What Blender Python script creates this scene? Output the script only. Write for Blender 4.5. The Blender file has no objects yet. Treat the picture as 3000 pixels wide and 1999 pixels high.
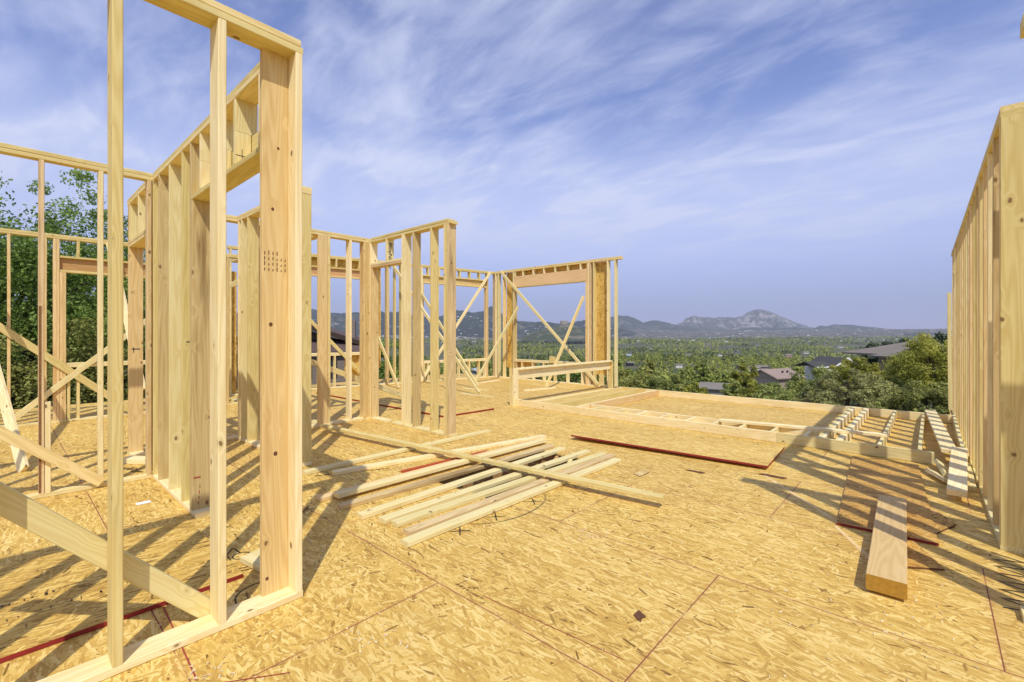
import bpy, bmesh, math, random
import numpy as np
from mathutils import Matrix, Vector
R = math.radians
random.seed(7); rng = np.random.default_rng(11)
S = bpy.context.scene
COL = S.collection

# ------------------------------------------------------------------ camera
TH = math.atan2(1230., 1358.)
cam = bpy.data.objects.new("camera", bpy.data.cameras.new("camera"))
COL.objects.link(cam)
cam.location = (0, 0, 1.5); cam.rotation_euler = (R(90), 0, TH)
cam.data.sensor_width = 36; cam.data.lens = 36 * 1358 / 3000.
cam.data.shift_y = -22.5 / 3000
cam.data.clip_start = .05; cam.data.clip_end = 40000
S.camera = cam
S.view_settings.view_transform = 'Standard'; S.view_settings.look = 'None'
S.view_settings.gamma = 1; S.view_settings.exposure = 0.32
S.cycles.use_denoising = True
S.cycles.max_bounces = 8; S.cycles.diffuse_bounces = 4; S.cycles.transparent_max_bounces = 8

# ------------------------------------------------------------------ sun and sky
SUN = Vector((.573, -.48, 1.)).normalized()          # towards the sun
sl = bpy.data.lights.new("sun", 'SUN'); sl.energy = 3.0; sl.angle = R(.6); sl.color = (1, .96, .87)
so = bpy.data.objects.new("sun", sl); COL.objects.link(so); so.location = (20, -15, 40)
so.rotation_euler = SUN.to_track_quat('Z', 'Y').to_euler()

class NT:
    """small node-tree helper"""
    def __init__(s, tree): s.t = tree; s.n = tree.nodes; s.l = tree.links
    def a(s, typ, ins=None, **kw):
        n = s.n.new(typ)
        for k, v in kw.items(): setattr(n, k, v)
        for k, v in (ins or {}).items():
            if isinstance(v, bpy.types.NodeSocket): s.l.new(v, n.inputs[k])
            else: n.inputs[k].default_value = v
        return n
    def m(s, op, a, b=None, c=None):
        ins = {0: a}
        if b is not None: ins[1] = b
        if c is not None: ins[2] = c
        return s.a('ShaderNodeMath', ins, operation=op).outputs[0]
    def vm(s, op, a, b=None):
        ins = {0: a}
        if b is not None: ins[1] = b
        n = s.a('ShaderNodeVectorMath', ins, operation=op)
        return n.outputs['Value'] if op in ('LENGTH', 'DOT_PRODUCT') else n.outputs[0]
    def mix(s, f, a, b, mode='MIX'):
        n = s.a('ShaderNodeMix', data_type='RGBA', blend_type=mode)
        for i, v in ((0, f), (6, a), (7, b)):
            if isinstance(v, bpy.types.NodeSocket): s.l.new(v, n.inputs[i])
            else: n.inputs[i].default_value = (*v, 1) if isinstance(v, tuple) and len(v) == 3 else v
        return n.outputs[2]
    def noise(s, vec, scale=1., detail=3., rough=.5, out=0, **kw):
        return s.a('ShaderNodeTexNoise', {'Vector': vec, 'Scale': scale, 'Detail': detail, 'Roughness': rough, **{k.capitalize(): v for k, v in kw.items()}}).outputs[out]
    def ramp(s, f, stops):
        n = s.a('ShaderNodeValToRGB', {0: f}); e = n.color_ramp.elements
        while len(e) < len(stops): e.new(.5)
        for i, (p, c) in enumerate(stops):
            e[i].position = p; e[i].color = (*c, 1) if len(c) == 3 else c
        return n.outputs[0]
    def sstep(s, x, a, b):
        return s.a('ShaderNodeMapRange', {0: x, 1: a, 2: b, 3: 0., 4: 1.}, interpolation_type='SMOOTHSTEP').outputs[0]
    def mapping(s, vec, scale=(1, 1, 1), rot=(0, 0, 0), loc=(0, 0, 0)):
        return s.a('ShaderNodeMapping', {'Vector': vec, 'Scale': scale, 'Rotation': rot, 'Location': loc}).outputs[0]

W = bpy.data.worlds.new("World"); S.world = W; W.use_nodes = True
w = NT(W.node_tree); w.n.clear()
sky = w.a('ShaderNodeTexSky', sky_type='NISHITA', sun_disc=False)
sky.sun_elevation = math.asin(SUN.z); sky.sun_rotation = math.atan2(SUN.x, SUN.y)
sky.altitude = 1600; sky.air_density = 1.3; sky.dust_density = .6; sky.ozone_density = 2.0
tc = w.a('ShaderNodeTexCoord').outputs['Generated']
sp = w.a('ShaderNodeSeparateXYZ', {0: tc}).outputs
inv = w.m('DIVIDE', 1., w.m('ADD', w.m('MAXIMUM', sp[2], 0.), .16))
pl = w.a('ShaderNodeCombineXYZ', {0: w.m('MULTIPLY', sp[0], inv), 1: w.m('MULTIPLY', sp[1], inv), 2: 0.}).outputs[0]
wisp = w.noise(w.mapping(pl, (1.0, 2.0, 1), (0, 0, R(-24))), 1.5, 7., .55, distortion=.9)
broad = w.noise(w.mapping(pl, (.8, 1.3, 1), (0, 0, R(20)), (3.7, 1.1, 0)), .85, 3., .5)
fine = w.noise(w.mapping(pl, (1.2, 3.2, 1), (0, 0, R(-40)), (1., 4., 0)), 4.2, 6., .6, distortion=.6)
d = w.m('ADD', w.m('MULTIPLY', wisp, .62), w.m('ADD', w.m('MULTIPLY', broad, .5), w.m('MULTIPLY', fine, .26)))
cm = w.m('MULTIPLY', w.sstep(d, .55, .97), w.sstep(sp[2], .06, .26))
low = w.m('MULTIPLY', w.sstep(sp[2], .44, .26), w.sstep(sp[2], .07, .24))
cm2 = w.m('MINIMUM', w.m('ADD', w.m('MULTIPLY', cm, .82), w.m('MULTIPLY', low, .50)), .9)
skyc = w.mix(1., sky.outputs[0], (.86, .76, .95), 'MULTIPLY')
skyc = w.mix(w.m('MULTIPLY', w.sstep(sp[2], .30, .05), .8), skyc, (1.95, 2.25, 3.95))
cc = w.mix(w.sstep(sp[2], .0, .4), (3.4, 3.65, 5.05), (3.95, 4.2, 5.4))
bg = w.a('ShaderNodeBackground', {'Color': w.mix(cm2, skyc, cc), 'Strength': .15})
w.l.new(bg.outputs[0], w.a('ShaderNodeOutputWorld').inputs[0])

# ------------------------------------------------------------------ materials
def mat(name):
    m = bpy.data.materials.new(name); m.use_nodes = True
    t = NT(m.node_tree); b = t.n['Principled BSDF']
    b.inputs['Roughness'].default_value = .75; b.inputs['Specular IOR Level'].default_value = .25
    return m, t, b

def plain(name, c, rough=.7, noise=.0, scale=3.):
    m, t, b = mat(name); b.inputs['Roughness'].default_value = rough
    if noise:
        f = t.noise(t.a('ShaderNodeTexCoord').outputs['Object'], scale, 4.)
        t.l.new(t.mix(f, tuple(x * (1 - noise) for x in c), tuple(min(1, x * (1 + noise)) for x in c)), b.inputs['Base Color'])
    else: b.inputs['Base Color'].default_value = (*c, 1)
    return m

def wood(name, light, dark, knot=(.16, .075, .03), stain=None, vary=.125, knots=1.):
    """sawn softwood: growth rings drawn out along the board (local X), fibre, knots"""
    m, t, b = mat(name)
    oi = t.a('ShaderNodeObjectInfo').outputs['Random']
    off = t.a('ShaderNodeCombineXYZ', {0: t.m('MULTIPLY', oi, 37.), 1: t.m('MULTIPLY', oi, 91.), 2: t.m('MULTIPLY', oi, 53.)}).outputs[0]
    P = t.vm('ADD', t.a('ShaderNodeTexCoord').outputs['Object'], off)
    # knots
    kn = t.a('ShaderNodeTexVoronoi', {'Vector': t.vm('ADD', t.mapping(P, (4.4, 7., 7.)), t.vm('MULTIPLY', t.noise(P, 26., 2., out=1), (.09, .09, .09))), 'Scale': 1.}, feature='F1')
    kd = kn.outputs['Distance']
    ring = t.noise(t.mapping(P, (.42, 5.5, 5.5)), 1., 2., .45)
    ring2 = t.m('ADD', ring, t.m('MULTIPLY', t.sstep(kd, .34, .0), .07))
    g = t.m('SINE', t.m('MULTIPLY', ring2, 105.))
    g = t.m('ADD', t.m('MULTIPLY', g, .5), .5)
    fib = t.noise(t.mapping(P, (2.2, 130., 130.)), 1., 3., .6)
    broad = t.noise(t.mapping(P, (.9, 4., 4.)), 1., 3.)
    f = t.m('ADD', t.m('MULTIPLY', g, .32), t.m('ADD', t.m('MULTIPLY', fib, .42), t.m('MULTIPLY', broad, .62)))
    c = t.mix(t.sstep(f, .35, 1.05), light, dark)
    if stain:
        sn = t.noise(t.mapping(P, (.55, 7., 7.), loc=(4., 2., 9.)), 1., 4., .6)
        c = t.mix(t.m('MULTIPLY', t.sstep(sn, .56, .72), .7), c, stain)
    hue = t.m('ADD', t.m('MULTIPLY', t.m('FRACT', t.m('MULTIPLY', oi, 7.13)), 2 * vary), 1. - vary)
    grime = t.sstep(t.noise(t.mapping(P, (1.1, 5., 5.), loc=(9., 1., 4.)), 1., 5., .65), .55, .75)
    c = t.mix(t.m('MULTIPLY', grime, .22), c, tuple(x * .5 for x in dark))
    c = t.mix(1., c, t.a('ShaderNodeCombineXYZ', {0: hue, 1: t.m('MULTIPLY', t.m('POWER', hue, .9), 1.), 2: t.m('POWER', hue, 1.7)}).outputs[0], 'MULTIPLY')
    if knots:
        halo = t.m('MULTIPLY', t.sstep(kd, .15, .08), .30 * knots)
        c = t.mix(halo, c, tuple(x * .62 for x in dark))
        c = t.mix(t.m('MULTIPLY', t.sstep(kd, .088, .066), .8 * knots), c, knot)
    t.l.new(c, b.inputs['Base Color'])
    bp = t.a('ShaderNodeBump', {'Strength': .12, 'Distance': .002, 'Height': f})
    t.l.new(bp.outputs[0], b.inputs['Normal'])
    return m

PINE = wood("pale_pine", (.79, .65, .29), (.655, .49, .175))
CREAM = wood("cream_pine", (.86, .74, .40), (.74, .59, .26))
FIR = wood("tan_fir", (.75, .565, .26), (.63, .43, .165), stain=(.50, .27, .06))
ORANGE = wood("orange_fir", (.58, .35, .15), (.47, .25, .09), knots=.5)
PINK = wood("pinkish_fir", (.75, .53, .255), (.64, .42, .175), knots=.6)
BARK = wood("barky_pine", (.70, .54, .27), (.55, .38, .16), stain=(.20, .11, .035))
ENDG = plain("amber_end_grain", (.42, .225, .03), .7, .3, 40.)
WOODS = [PINE, PINE, BARK, CREAM, CREAM]

def osb(name, seams=False, tone=1., sheet_dir=0., dark=0., tint=None):
    """strand board: several layers of long blocky flakes, the one lying highest shows"""
    m, t, b = mat(name)
    oi = t.a('ShaderNodeObjectInfo').outputs['Random']
    P = t.a('ShaderNodeTexCoord').outputs['Object']
    xyz = t.a('ShaderNodeSeparateXYZ', {0: P}).outputs
    base = P
    if not seams:
        base = t.vm('ADD', P, t.a('ShaderNodeCombineXYZ', {0: t.m('MULTIPLY', oi, 31.), 1: t.m('MULTIPLY', oi, 17.)}).outputs[0])
    else:
        # each 8 x 4 ft panel shifts and tilts its strands
        row = t.m('FLOOR', t.m('DIVIDE', t.m('SUBTRACT', xyz[1], .55), 1.22))
        odd = t.m('FLOORED_MODULO', row, 2.)
        cx = t.m('DIVIDE', t.m('ADD', t.m('SUBTRACT', xyz[0], -2.2), t.m('MULTIPLY', odd, 1.22)), 2.44)
        colm = t.m('FLOOR', cx)
        pan = t.a('ShaderNodeTexWhiteNoise', {'Vector': t.a('ShaderNodeCombineXYZ', {0: row, 1: colm}).outputs[0]}, noise_dimensions='3D').outputs
        base = t.vm('ADD', P, t.vm('MULTIPLY', pan['Color'], (41., 29., 7.)))
    scat = t.m('ADD', .45, t.m('MULTIPLY', t.m('POWER', t.m('FRACT', t.m('MULTIPLY', pan['Value'], 3.7)), 1.6), 3.2)) if seams else None
    wob = t.vm('SUBTRACT', t.noise(base, 1.7, 2., out=1), (.5, .5, .5))
    base2 = t.vm('ADD', base, t.vm('MULTIPLY', wob, (.05, .05, 0)))
    rot0 = t.mapping(base2, (1, 1, 0), (0, 0, R(sheet_dir)))
    v0 = t.a('ShaderNodeTexVoronoi', {'Vector': t.mapping(rot0, (9., 95., 0.)), 'Scale': 1.}, voronoi_dimensions='2D', distance='CHEBYCHEV')
    col = t.m('ADD', t.m('MULTIPLY', t.a('ShaderNodeSeparateColor', {0: v0.outputs['Color']}).outputs[1], .6), t.m('MULTIPLY', t.noise(t.mapping(rot0, (14., 190., 0.)), 1., 2., .6), .4))
    for i, (ang, sx, sy, Lm, Wm, spread) in enumerate([(80, 8., 21., .09, .019, .7), (-24, 7., 32., .125, .018, .6), (46, 8., 25., .10, .017, .7),
                                                       (22, 7., 33., .125, .016, .6), (3, 6., 37., .15, .017, .6), (-50, 8., 27., .09, .014, .7), (-11, 6.6, 42., .14, .0135, .6), (34, 9., 38., .09, .0105, .7), (7, 7.4, 54., .11, .0095, .6), (-70, 10., 36., .065, .009, .7)]):
        rot = t.mapping(base2, (1, 1, 0), (0, 0, R(ang + sheet_dir)), (i * 1.37, i * .71, 0))
        v = t.vm('MULTIPLY', rot, (sx, sy, 0.))
        vo = t.a('ShaderNodeTexVoronoi', {'Vector': v, 'Scale': 1., 'Randomness': .95}, feature='F1', voronoi_dimensions='2D')
        cs = t.a('ShaderNodeSeparateColor', {0: vo.outputs['Color']}).outputs
        off = t.vm('MULTIPLY', t.vm('SUBTRACT', v, vo.outputs['Position']), (1. / sx, 1. / sy, 0.))
        off = t.a('ShaderNodeVectorRotate', {'Vector': off, 'Angle': t.m('MULTIPLY', t.m('SUBTRACT', cs[2], .5), t.m('MULTIPLY', scat, spread) if seams else spread)}, rotation_type='Z_AXIS').outputs[0]
        o2 = t.a('ShaderNodeSeparateXYZ', {0: off}).outputs
        grain = t.noise(t.vm('ADD', t.vm('MULTIPLY', off, (9., 230., 0.)), t.vm('MULTIPLY', vo.outputs['Color'], (60., 60., 0.))), 1., 2., .6)
        lx = t.m('SUBTRACT', t.m('MULTIPLY', t.m('ADD', .55, t.m('MULTIPLY', cs[0], .9)), Lm / 2 * 1.15), t.m('ADD', t.m('ABSOLUTE', o2[0]), t.m('MULTIPLY', grain, .016)))
        wy = t.m('SUBTRACT', t.m('MULTIPLY', t.m('ADD', .5, cs[0]), Wm / 2 * 1.1), t.m('ABSOLUTE', o2[1]))
        mk = t.m('MULTIPLY', t.m('GREATER_THAN', lx, 0.), t.m('GREATER_THAN', wy, 0.))
        mk = t.m('MULTIPLY', mk, t.m('GREATER_THAN', cs[1], [.2, .2, .3, .2, .2, .5, .2, .45, .3, .6][i]))
        tone_i = t.m('ADD', t.m('ADD', .06, t.m('MULTIPLY', t.m('FRACT', t.m('MULTIPLY', cs[1], 5.3)), .60)), t.m('MULTIPLY', grain, .46))
        tone_i = t.m('SUBTRACT', tone_i, t.m('MULTIPLY', t.m('LESS_THAN', t.m('FRACT', t.m('MULTIPLY', cs[2], 7.7)), .065), .32))
        edge = t.m('MINIMUM', t.m('MULTIPLY', wy, 1.), lx)
        tone_i = t.m('SUBTRACT', tone_i, t.m('MULTIPLY', t.sstep(edge, .0014, .0), .16))
        col = t.m('MULTIPLY_ADD', t.m('SUBTRACT', tone_i, col), mk, col)
    blot = t.noise(base, 1.1, 4., .6)
    chk = t.noise(t.mapping(base, (16., 150., 0.), (0, 0, R(sheet_dir))), 1., 3., .7)
    f = t.m('ADD', t.m('MULTIPLY', col, 1.05), t.m('MULTIPLY', t.m('SUBTRACT', blot, .5), .45))
    f = t.m('SUBTRACT', f, dark)
    k = tone
    c = t.ramp(f, [(.02, (.20 * k, .105 * k, .022 * k)), (.20, (.40 * k, .232 * k, .050 * k)), (.42, (.585 * k, .362 * k, .080 * k)),
                   (.66, (.70 * k, .465 * k, .110 * k)), (.92, (.84 * k, .635 * k, .225 * k))])
    c = t.mix(t.m('MULTIPLY', t.sstep(chk, .70, .77), .6), c, (.10 * k, .055 * k, .018 * k))
    if seams:
        fy = t.m('ABSOLUTE', t.m('SUBTRACT', t.m('FRACT', t.m('ADD', t.m('DIVIDE', t.m('SUBTRACT', xyz[1], .55), 1.22), .5)), .5))
        dy = t.m('MULTIPLY', fy, 1.22)
        fx = t.m('ABSOLUTE', t.m('SUBTRACT', t.m('FRACT', t.m('ADD', cx, .5)), .5))
        dx = t.m('MULTIPLY', fx, 2.44)
        dd = t.m('MINIMUM', dx, dy)
        wobs = t.noise(P, 2.2, 3.)
        on = t.m('MULTIPLY', t.sstep(dd, .0042, .0018), t.sstep(wobs, .32, .5))
        pinkz = t.m('MULTIPLY', t.sstep(dd, .035, .0), .16)
        c = t.mix(pinkz, c, (.50, .20, .10))
        c = t.mix(on, c, (.22, .06, .035))
        # panel to panel tone, boot dirt
        c = t.mix(t.m('MULTIPLY', pan['Value'], .16), c, (.40, .24, .085))
        dirt = t.m('MULTIPLY', t.sstep(t.noise(P, .55, 5., .62), .56, .74), .28)
        c = t.mix(dirt, c, (.30, .20, .09))
    if tint: c = t.mix(1., c, tint, 'MULTIPLY')
    t.l.new(c, b.inputs['Base Color'])
    b.inputs['Roughness'].default_value = .68
    bp = t.a('ShaderNodeBump', {'Strength': .3, 'Distance': .002, 'Height': t.noise(t.mapping(P, (12., 90., 12.), (0, 0, R(sheet_dir))), 1., 3., .6)})
    t.l.new(bp.outputs[0], b.inputs['Normal'])
    return m
OSBF = osb("floor_strand_board", True, tone=1.)
OSBS = osb("loose_strand_board")
OSBB = osb("brown_strand_board", tone=.92, dark=.10, tint=(.95, .84, .80))
OSBW = osb("wall_strand_board", tone=1.05, dark=.12)
RED = plain("red_edge_seal", (.27, .028, .024), .6, .35, 14.)
REDO = plain("orange_red_edge", (.46, .085, .03), .6, .3, 14.)
PEN = plain("black_marker", (.012, .012, .016), .6)
CRAY = plain("red_crayon", (.34, .06, .045), .8)
PAPER = plain("white_paper", (.85, .84, .82), .6)
CHIP = plain("brown_chip", (.14, .06, .03), .8, .3, 30.)
GREYSTEEL = plain("galvanised_steel", (.45, .45, .44), .4, .2, 12.)

# ------------------------------------------------------------------ object helpers
def link(o, parent=None):
    COL.objects.link(o)
    if parent is not None: o.parent = parent
    return o

USED = {}
def tag(o, label=None, cat=None, group=None, kind=None):
    for k, v in (('label', label), ('category', cat), ('group', group), ('kind', kind)):
        if v: o[k] = v
    return o

def empty(name, loc, label, cat, group=None, rz=0.):
    o = bpy.data.objects.new(name, None); o.empty_display_size = .2
    o.location = loc; o.rotation_euler = (0, 0, rz); link(o)
    return tag(o, label, cat, group)

def mesh_obj(name, verts, faces, m, parent=None, smooth=False):
    me = bpy.data.meshes.new(name); me.from_pydata(verts, [], faces); me.update()
    if m: me.materials.append(m)
    if smooth: me.shade_smooth()
    return link(bpy.data.objects.new(name, me), parent)

def board_mesh(name, L, wd, th, m, c=.0035, bow=None, n=5):
    """sawn board, eased edges, slightly bowed; runs along local X"""
    c = min(c, th * .2)
    a, b_ = wd / 2, th / 2
    prof = [(-a + c, -b_), (a - c, -b_), (a, -b_ + c), (a, b_ - c), (a - c, b_), (-a + c, b_), (-a, b_ - c), (-a, -b_ + c)]
    if bow is None: bow = min(.004, L * .0012)
    by, bz = random.uniform(-bow, bow), random.uniform(-bow, bow)
    vs, fs = [], []
    for i in range(n + 1):
        x = -L / 2 + L * i / n; k = 1 - (2 * i / n - 1) ** 2
        vs += [(x, y + by * k, z + bz * k) for y, z in prof]
    for i in range(n):
        for j in range(8):
            p, q = i * 8 + j, i * 8 + (j + 1) % 8
            fs.append((p, q, q + 8, p + 8))
    fs.append(tuple(range(7, -1, -1))); fs.append(tuple(range(n * 8, n * 8 + 8)))
    me = bpy.data.meshes.new(name); me.from_pydata(vs, [], fs); me.update(); me.materials.append(m)
    return me

def put_board(name, centre, ex, ey, L, wd, th, m, parent=None, bow=None):
    ex = Vector(ex).normalized(); ey = Vector(ey); ey = (ey - ex * ey.dot(ex)).normalized(); ez = ex.cross(ey)
    o = bpy.data.objects.new(name, board_mesh(name, L, wd, th, m, bow=bow))
    M = Matrix((ex, ey, ez)).transposed().to_4x4(); M.translation = Vector(centre)
    o.matrix_basis = M
    return link(o, parent)

def abox(name, x, y, z, m, parent=None, org=(0, 0, 0), bow=None):
    """axis-aligned board given by its extents; the grain follows the longest side"""
    d = [(x[1] - x[0], Vector((1, 0, 0))), (y[1] - y[0], Vector((0, 1, 0))), (z[1] - z[0], Vector((0, 0, 1)))]
    c = Vector(((x[0] + x[1]) / 2, (y[0] + y[1]) / 2, (z[0] + z[1]) / 2)) - Vector(org)
    d.sort(key=lambda q: -q[0])
    return put_board(name, c, d[0][1], d[1][1], d[0][0], d[1][0], d[2][0], m, parent, bow)

class Wall:
    def __init__(s, name, label, org, frame=None, cat="wall frame", group="framed stud walls"):
        s.org = (0, 0, 0) if frame else org
        s.e = empty(name, frame[0] if frame else org, label, cat, group, frame[1] if frame else 0.); s.e['kind'] = 'thing'
    def b(s, name, x, y, z, m=None, bow=None):
        return abox(name, x, y, z, m or random.choice(WOODS), s.e, s.org, bow)

def studs(wl, axis, fixed, pos, z=(.038, 3.084), m=None, name="stud"):
    """studs 38 mm thick; pos gives the far / right face of each"""
    for p in pos:
        r = (p - .038, p)
        if axis == 'x': wl.b(name, r, fixed, z, m)
        else: wl.b(name, fixed, r, z, m)

def diag(name, p0, p1, wd, th, side, m, label, cat="brace", group="diagonal timber braces"):
    """a board from p0 to p1 whose thickness points along side; a thing of its own"""
    p0, p1 = Vector(p0), Vector(p1); ex = (p1 - p0); n = Vector(side)
    n = (n - ex.normalized() * n.dot(ex.normalized())).normalized()
    ey = n.cross(ex.normalized())
    o = put_board(name, (p0 + p1) / 2, ex, ey, ex.length, wd, th, m)
    return tag(o, label, cat, group)

def lying(name, x0, y0, x1, y1, wd, th, z, m, label, group, cat="lumber", tilt=0., z1=None):
    """a loose board lying with its underside at z"""
    z1 = z if z1 is None else z1
    p0, p1 = Vector((x0, y0, z + th / 2)), Vector((x1, y1, z1 + th / 2)); ex = p1 - p0
    up = Matrix.Rotation(tilt, 3, ex.normalized()) @ Vector((0, 0, 1))
    o = put_board(name, (p0 + p1) / 2, ex, up.cross(ex), ex.length, wd, th, m)
    return tag(o, label, cat, group)

def sheet(name, corners, th, m, edge, label, cat="sheet", group="loose strand board sheets", red=(0, 1, 2, 3)):
    """board sheet from four (x, y, z) corners of its underside; a painted edge band"""
    cs = [Vector(c) for c in corners]; ctr = sum(cs, Vector()) / 4
    up = (cs[1] - cs[0]).cross(cs[2] - cs[1]).normalized()
    ex = (cs[1] - cs[0]).normalized(); ey = up.cross(ex)
    M = Matrix((ex, ey, up)).transposed()
    loc = [M.transposed() @ (c - ctr) for c in cs]
    vs = [tuple(l) for l in loc] + [(l.x, l.y, l.z + th) for l in loc]
    fs = [(3, 2, 1, 0), (4, 5, 6, 7), (0, 1, 5, 4), (1, 2, 6, 5), (2, 3, 7, 6), (3, 0, 4, 7)]
    o = mesh_obj(name, vs, fs, m)
    o.data.materials.append(edge)
    for i in red: o.data.polygons[2 + i].material_index = 1
    M4 = M.to_4x4(); M4.translation = ctr; o.matrix_basis = M4
    return tag(o, label, cat, group)

# ------------------------------------------------------------------ deck (floor) with the stair hole
HX, HY = (-3.78, -2.98), (2.96, 4.66)
def deck():
    xs = [-13.4, HX[0], HX[1], .25, 7.0]; ys = [-7., HY[0], HY[1], 11.55, 12.6]
    vs = [(x, y, 0) for y in ys for x in xs]
    fs = []
    for j in range(4):
        for i in range(4):
            if i == 1 and j == 1: continue
            if j == 3 and i < 3: continue
            k = j * 5 + i; fs.append((k, k + 1, k + 6, k + 5))
    o = mesh_obj("floor", vs, fs, OSBF)
    bm = bmesh.new(); bm.from_mesh(o.data)
    r = bmesh.ops.extrude_face_region(bm, geom=bm.faces[:])
    bmesh.ops.translate(bm, verts=[v for v in r['geom'] if isinstance(v, bmesh.types.BMVert)], vec=(0, 0, -.019))
    bmesh.ops.recalc_face_normals(bm, faces=bm.faces[:])
    bm.to_mesh(o.data); bm.free()
    tag(o, kind='structure'); return o
FLOOR = deck()
def ribbon(name, pts, wd, m, z=.003, parent=FLOOR, closed=False):
    """a pen or chalk line drawn on the deck"""
    vs, fs = [], []
    pts = [(p[0] + (q[0] - p[0]) * k / 6, p[1] + (q[1] - p[1]) * k / 6) for p, q in zip(pts[:-1], pts[1:]) for k in range(6)] + [tuple(pts[-1])[:2]]
    for i, p in enumerate(pts):
        a = Vector(pts[max(i - 1, 0)]); b_ = Vector(pts[min(i + 1, len(pts) - 1)])
        t_ = (b_ - a).normalized(); n = Vector((-t_.y, t_.x)) * wd / 2
        vs += [(p[0] + n.x, p[1] + n.y, z), (p[0] - n.x, p[1] - n.y, z)]
    fs = [(2 * i, 2 * i + 1, 2 * i + 3, 2 * i + 2) for i in range(len(pts) - 1)]
    return mesh_obj(name, vs, fs, m, parent)

# joists and rim below the deck
JO = empty("floor_joists", (-3, 3, -.33), "timber joists seen down through the open stair hole in the deck", "joists")
for i, y in enumerate((2.9, 3.36, 3.82, 4.28, 4.74)):
    if HY[0] < y < HY[1]: continue
    abox("joist", (-9, 4), (y - .02, y + .02), (-.33, -.024), ORANGE, JO, (-3, 3, -.33), 0)
for x in (HX[0] - .02, HX[1] + .02): abox("trimmer_joist", (x - .02, x + .02), (2.93, 4.71), (-.33, -.024), PINK, JO, (-3, 3, -.33), 0)
for y in (3.36, 3.82, 4.28): abox("joist", (HX[0] + .045, HX[0] + .30), (y - .02, y + .02), (-.30, -.05), ORANGE, JO, (-3, 3, -.33), 0)
put_board("stair_stringer", Vector((-3.30, 3.75, -.62)) - Vector((-3, 3, -.33)), (0, 1, .75), (0, -.75, 1), 1.9, .24, .04, ORANGE, JO)
put_board("stair_stringer", Vector((-3.10, 3.75, -.62)) - Vector((-3, 3, -.33)), (0, 1, .75), (0, -.75, 1), 1.9, .24, .04, PINE, JO)
fnd = plain("grey_foundation_block", (.30, .28, .26), .9, .2, 4.)
def ringwall(name, x, y, z, t_, m, kind=None):
    vs, fs = [], []
    def bx(x0, x1, y0, y1):
        k = len(vs); vs.extend([(a, b_, c) for c in z for b_ in (y0, y1) for a in (x0, x1)])
        fs.extend([tuple(k + q for q in f) for f in ((0, 1, 3, 2), (4, 6, 7, 5), (0, 4, 5, 1), (2, 3, 7, 6), (0, 2, 6, 4), (1, 5, 7, 3))])
    bx(x[0], x[1], y[0], y[0] + t_); bx(x[0], x[1], y[1] - t_, y[1]); bx(x[0], x[0] + t_, y[0] + t_, y[1] - t_); bx(x[1] - t_, x[1], y[0] + t_, y[1] - t_)
    return mesh_obj(name, vs, fs, m)
FW = ringwall("foundation_wall", (-13.3, 6.9), (-6.9, 11.5), (-4.6, -.34), .2, fnd)
tag(FW, "grey block foundation wall carrying the timber deck", "foundation")
tag(ringwall("rim_joist", (-13.35, 6.95), (-6.95, 11.53), (-.335, -.022), .04, FIR), "tan rim joist around the edge of the deck", "rim joist")
BF = mesh_obj("basement_floor", [(-13, -6.6, -2.9), (6.6, -6.6, -2.9), (6.6, 11.2, -2.9), (-13, 11.2, -2.9)], [(0, 1, 2, 3)], fnd); tag(BF, kind='structure')

exec_parts = []
# ------------------------------------------------------------------ stud walls
Hh = 3.16
def plates(wl, axis, fixed, rng_, h=Hh, bottom=None, top=True, m=None, d2=.0):
    for q in ([rng_] if bottom is None else bottom):
        a = (q, fixed) if axis == 'x' else (fixed, q)
        wl.b("bottom_plate", a[0], a[1], (0.001, .038), CREAM)
    if top:
        for i, (z0, z1) in enumerate(((h - .076, h - .0385), (h - .038, h))):
            q = (rng_[0] + (d2 if i else 0), rng_[1] - (d2 if i else 0))
            a = (q, fixed) if axis == 'x' else (fixed, q)
            wl.b("top_plate", a[0], a[1], (z0, z1), m or PINE)

# W1: tall frame nearest on the left
w1 = Wall("stud_wall", "tall open stud frame nearest the camera at left, ending in a tan board", (-2.72, .4, 0))
F = (-2.79, -2.65)
plates(w1, 'y', F, (-3.2, 1.156), d2=.012)
studs(w1, 'y', F, [.366, .772, -.04, -.446, -.852, -1.258, -1.664, -2.07, -2.476])
studs(w1, 'y', F, [1.154], m=CREAM)
w1.b("corner_board", (-2.789, -2.751), (.975, 1.1155), (.038, 3.084), FIR)

# W2: doorway wall behind it
w2 = Wall("stud_wall", "stud frame with a high doorway header, running back from the tan end board", (-4.4, 1.13, 0))
F = (1.06, 1.2)
plates(w2, 'x', F, (-6.0, -2.80), bottom=[(-6.0, -4.42)])
studs(w2, 'x', F, [-5.945, -5.70, -5.27, -4.82]); studs(w2, 'x', F, [-4.552], m=BARK)
studs(w2, 'x', F, [-4.512], (.038, 2.604), BARK, "trimmer")
studs(w2, 'x', F, [-2.80], (.038, 3.084), PINE)
w2.b("header", (-4.55, -2.84), F, (2.605, 2.643), PINE)
w2.b("header_board", (-4.548, -2.842), (1.162, 1.2), (2.6445, 2.86), PINE)
studs(w2, 'x', (1.06, 1.16), [-4.27, -3.87, -3.47, -3.02], (2.644, 2.862), CREAM, "cripple_stud")
studs(w2, 'x', F, [-4.27, -3.87, -3.47, -3.02], (2.864, 3.084), CREAM, "cripple_stud")

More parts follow.
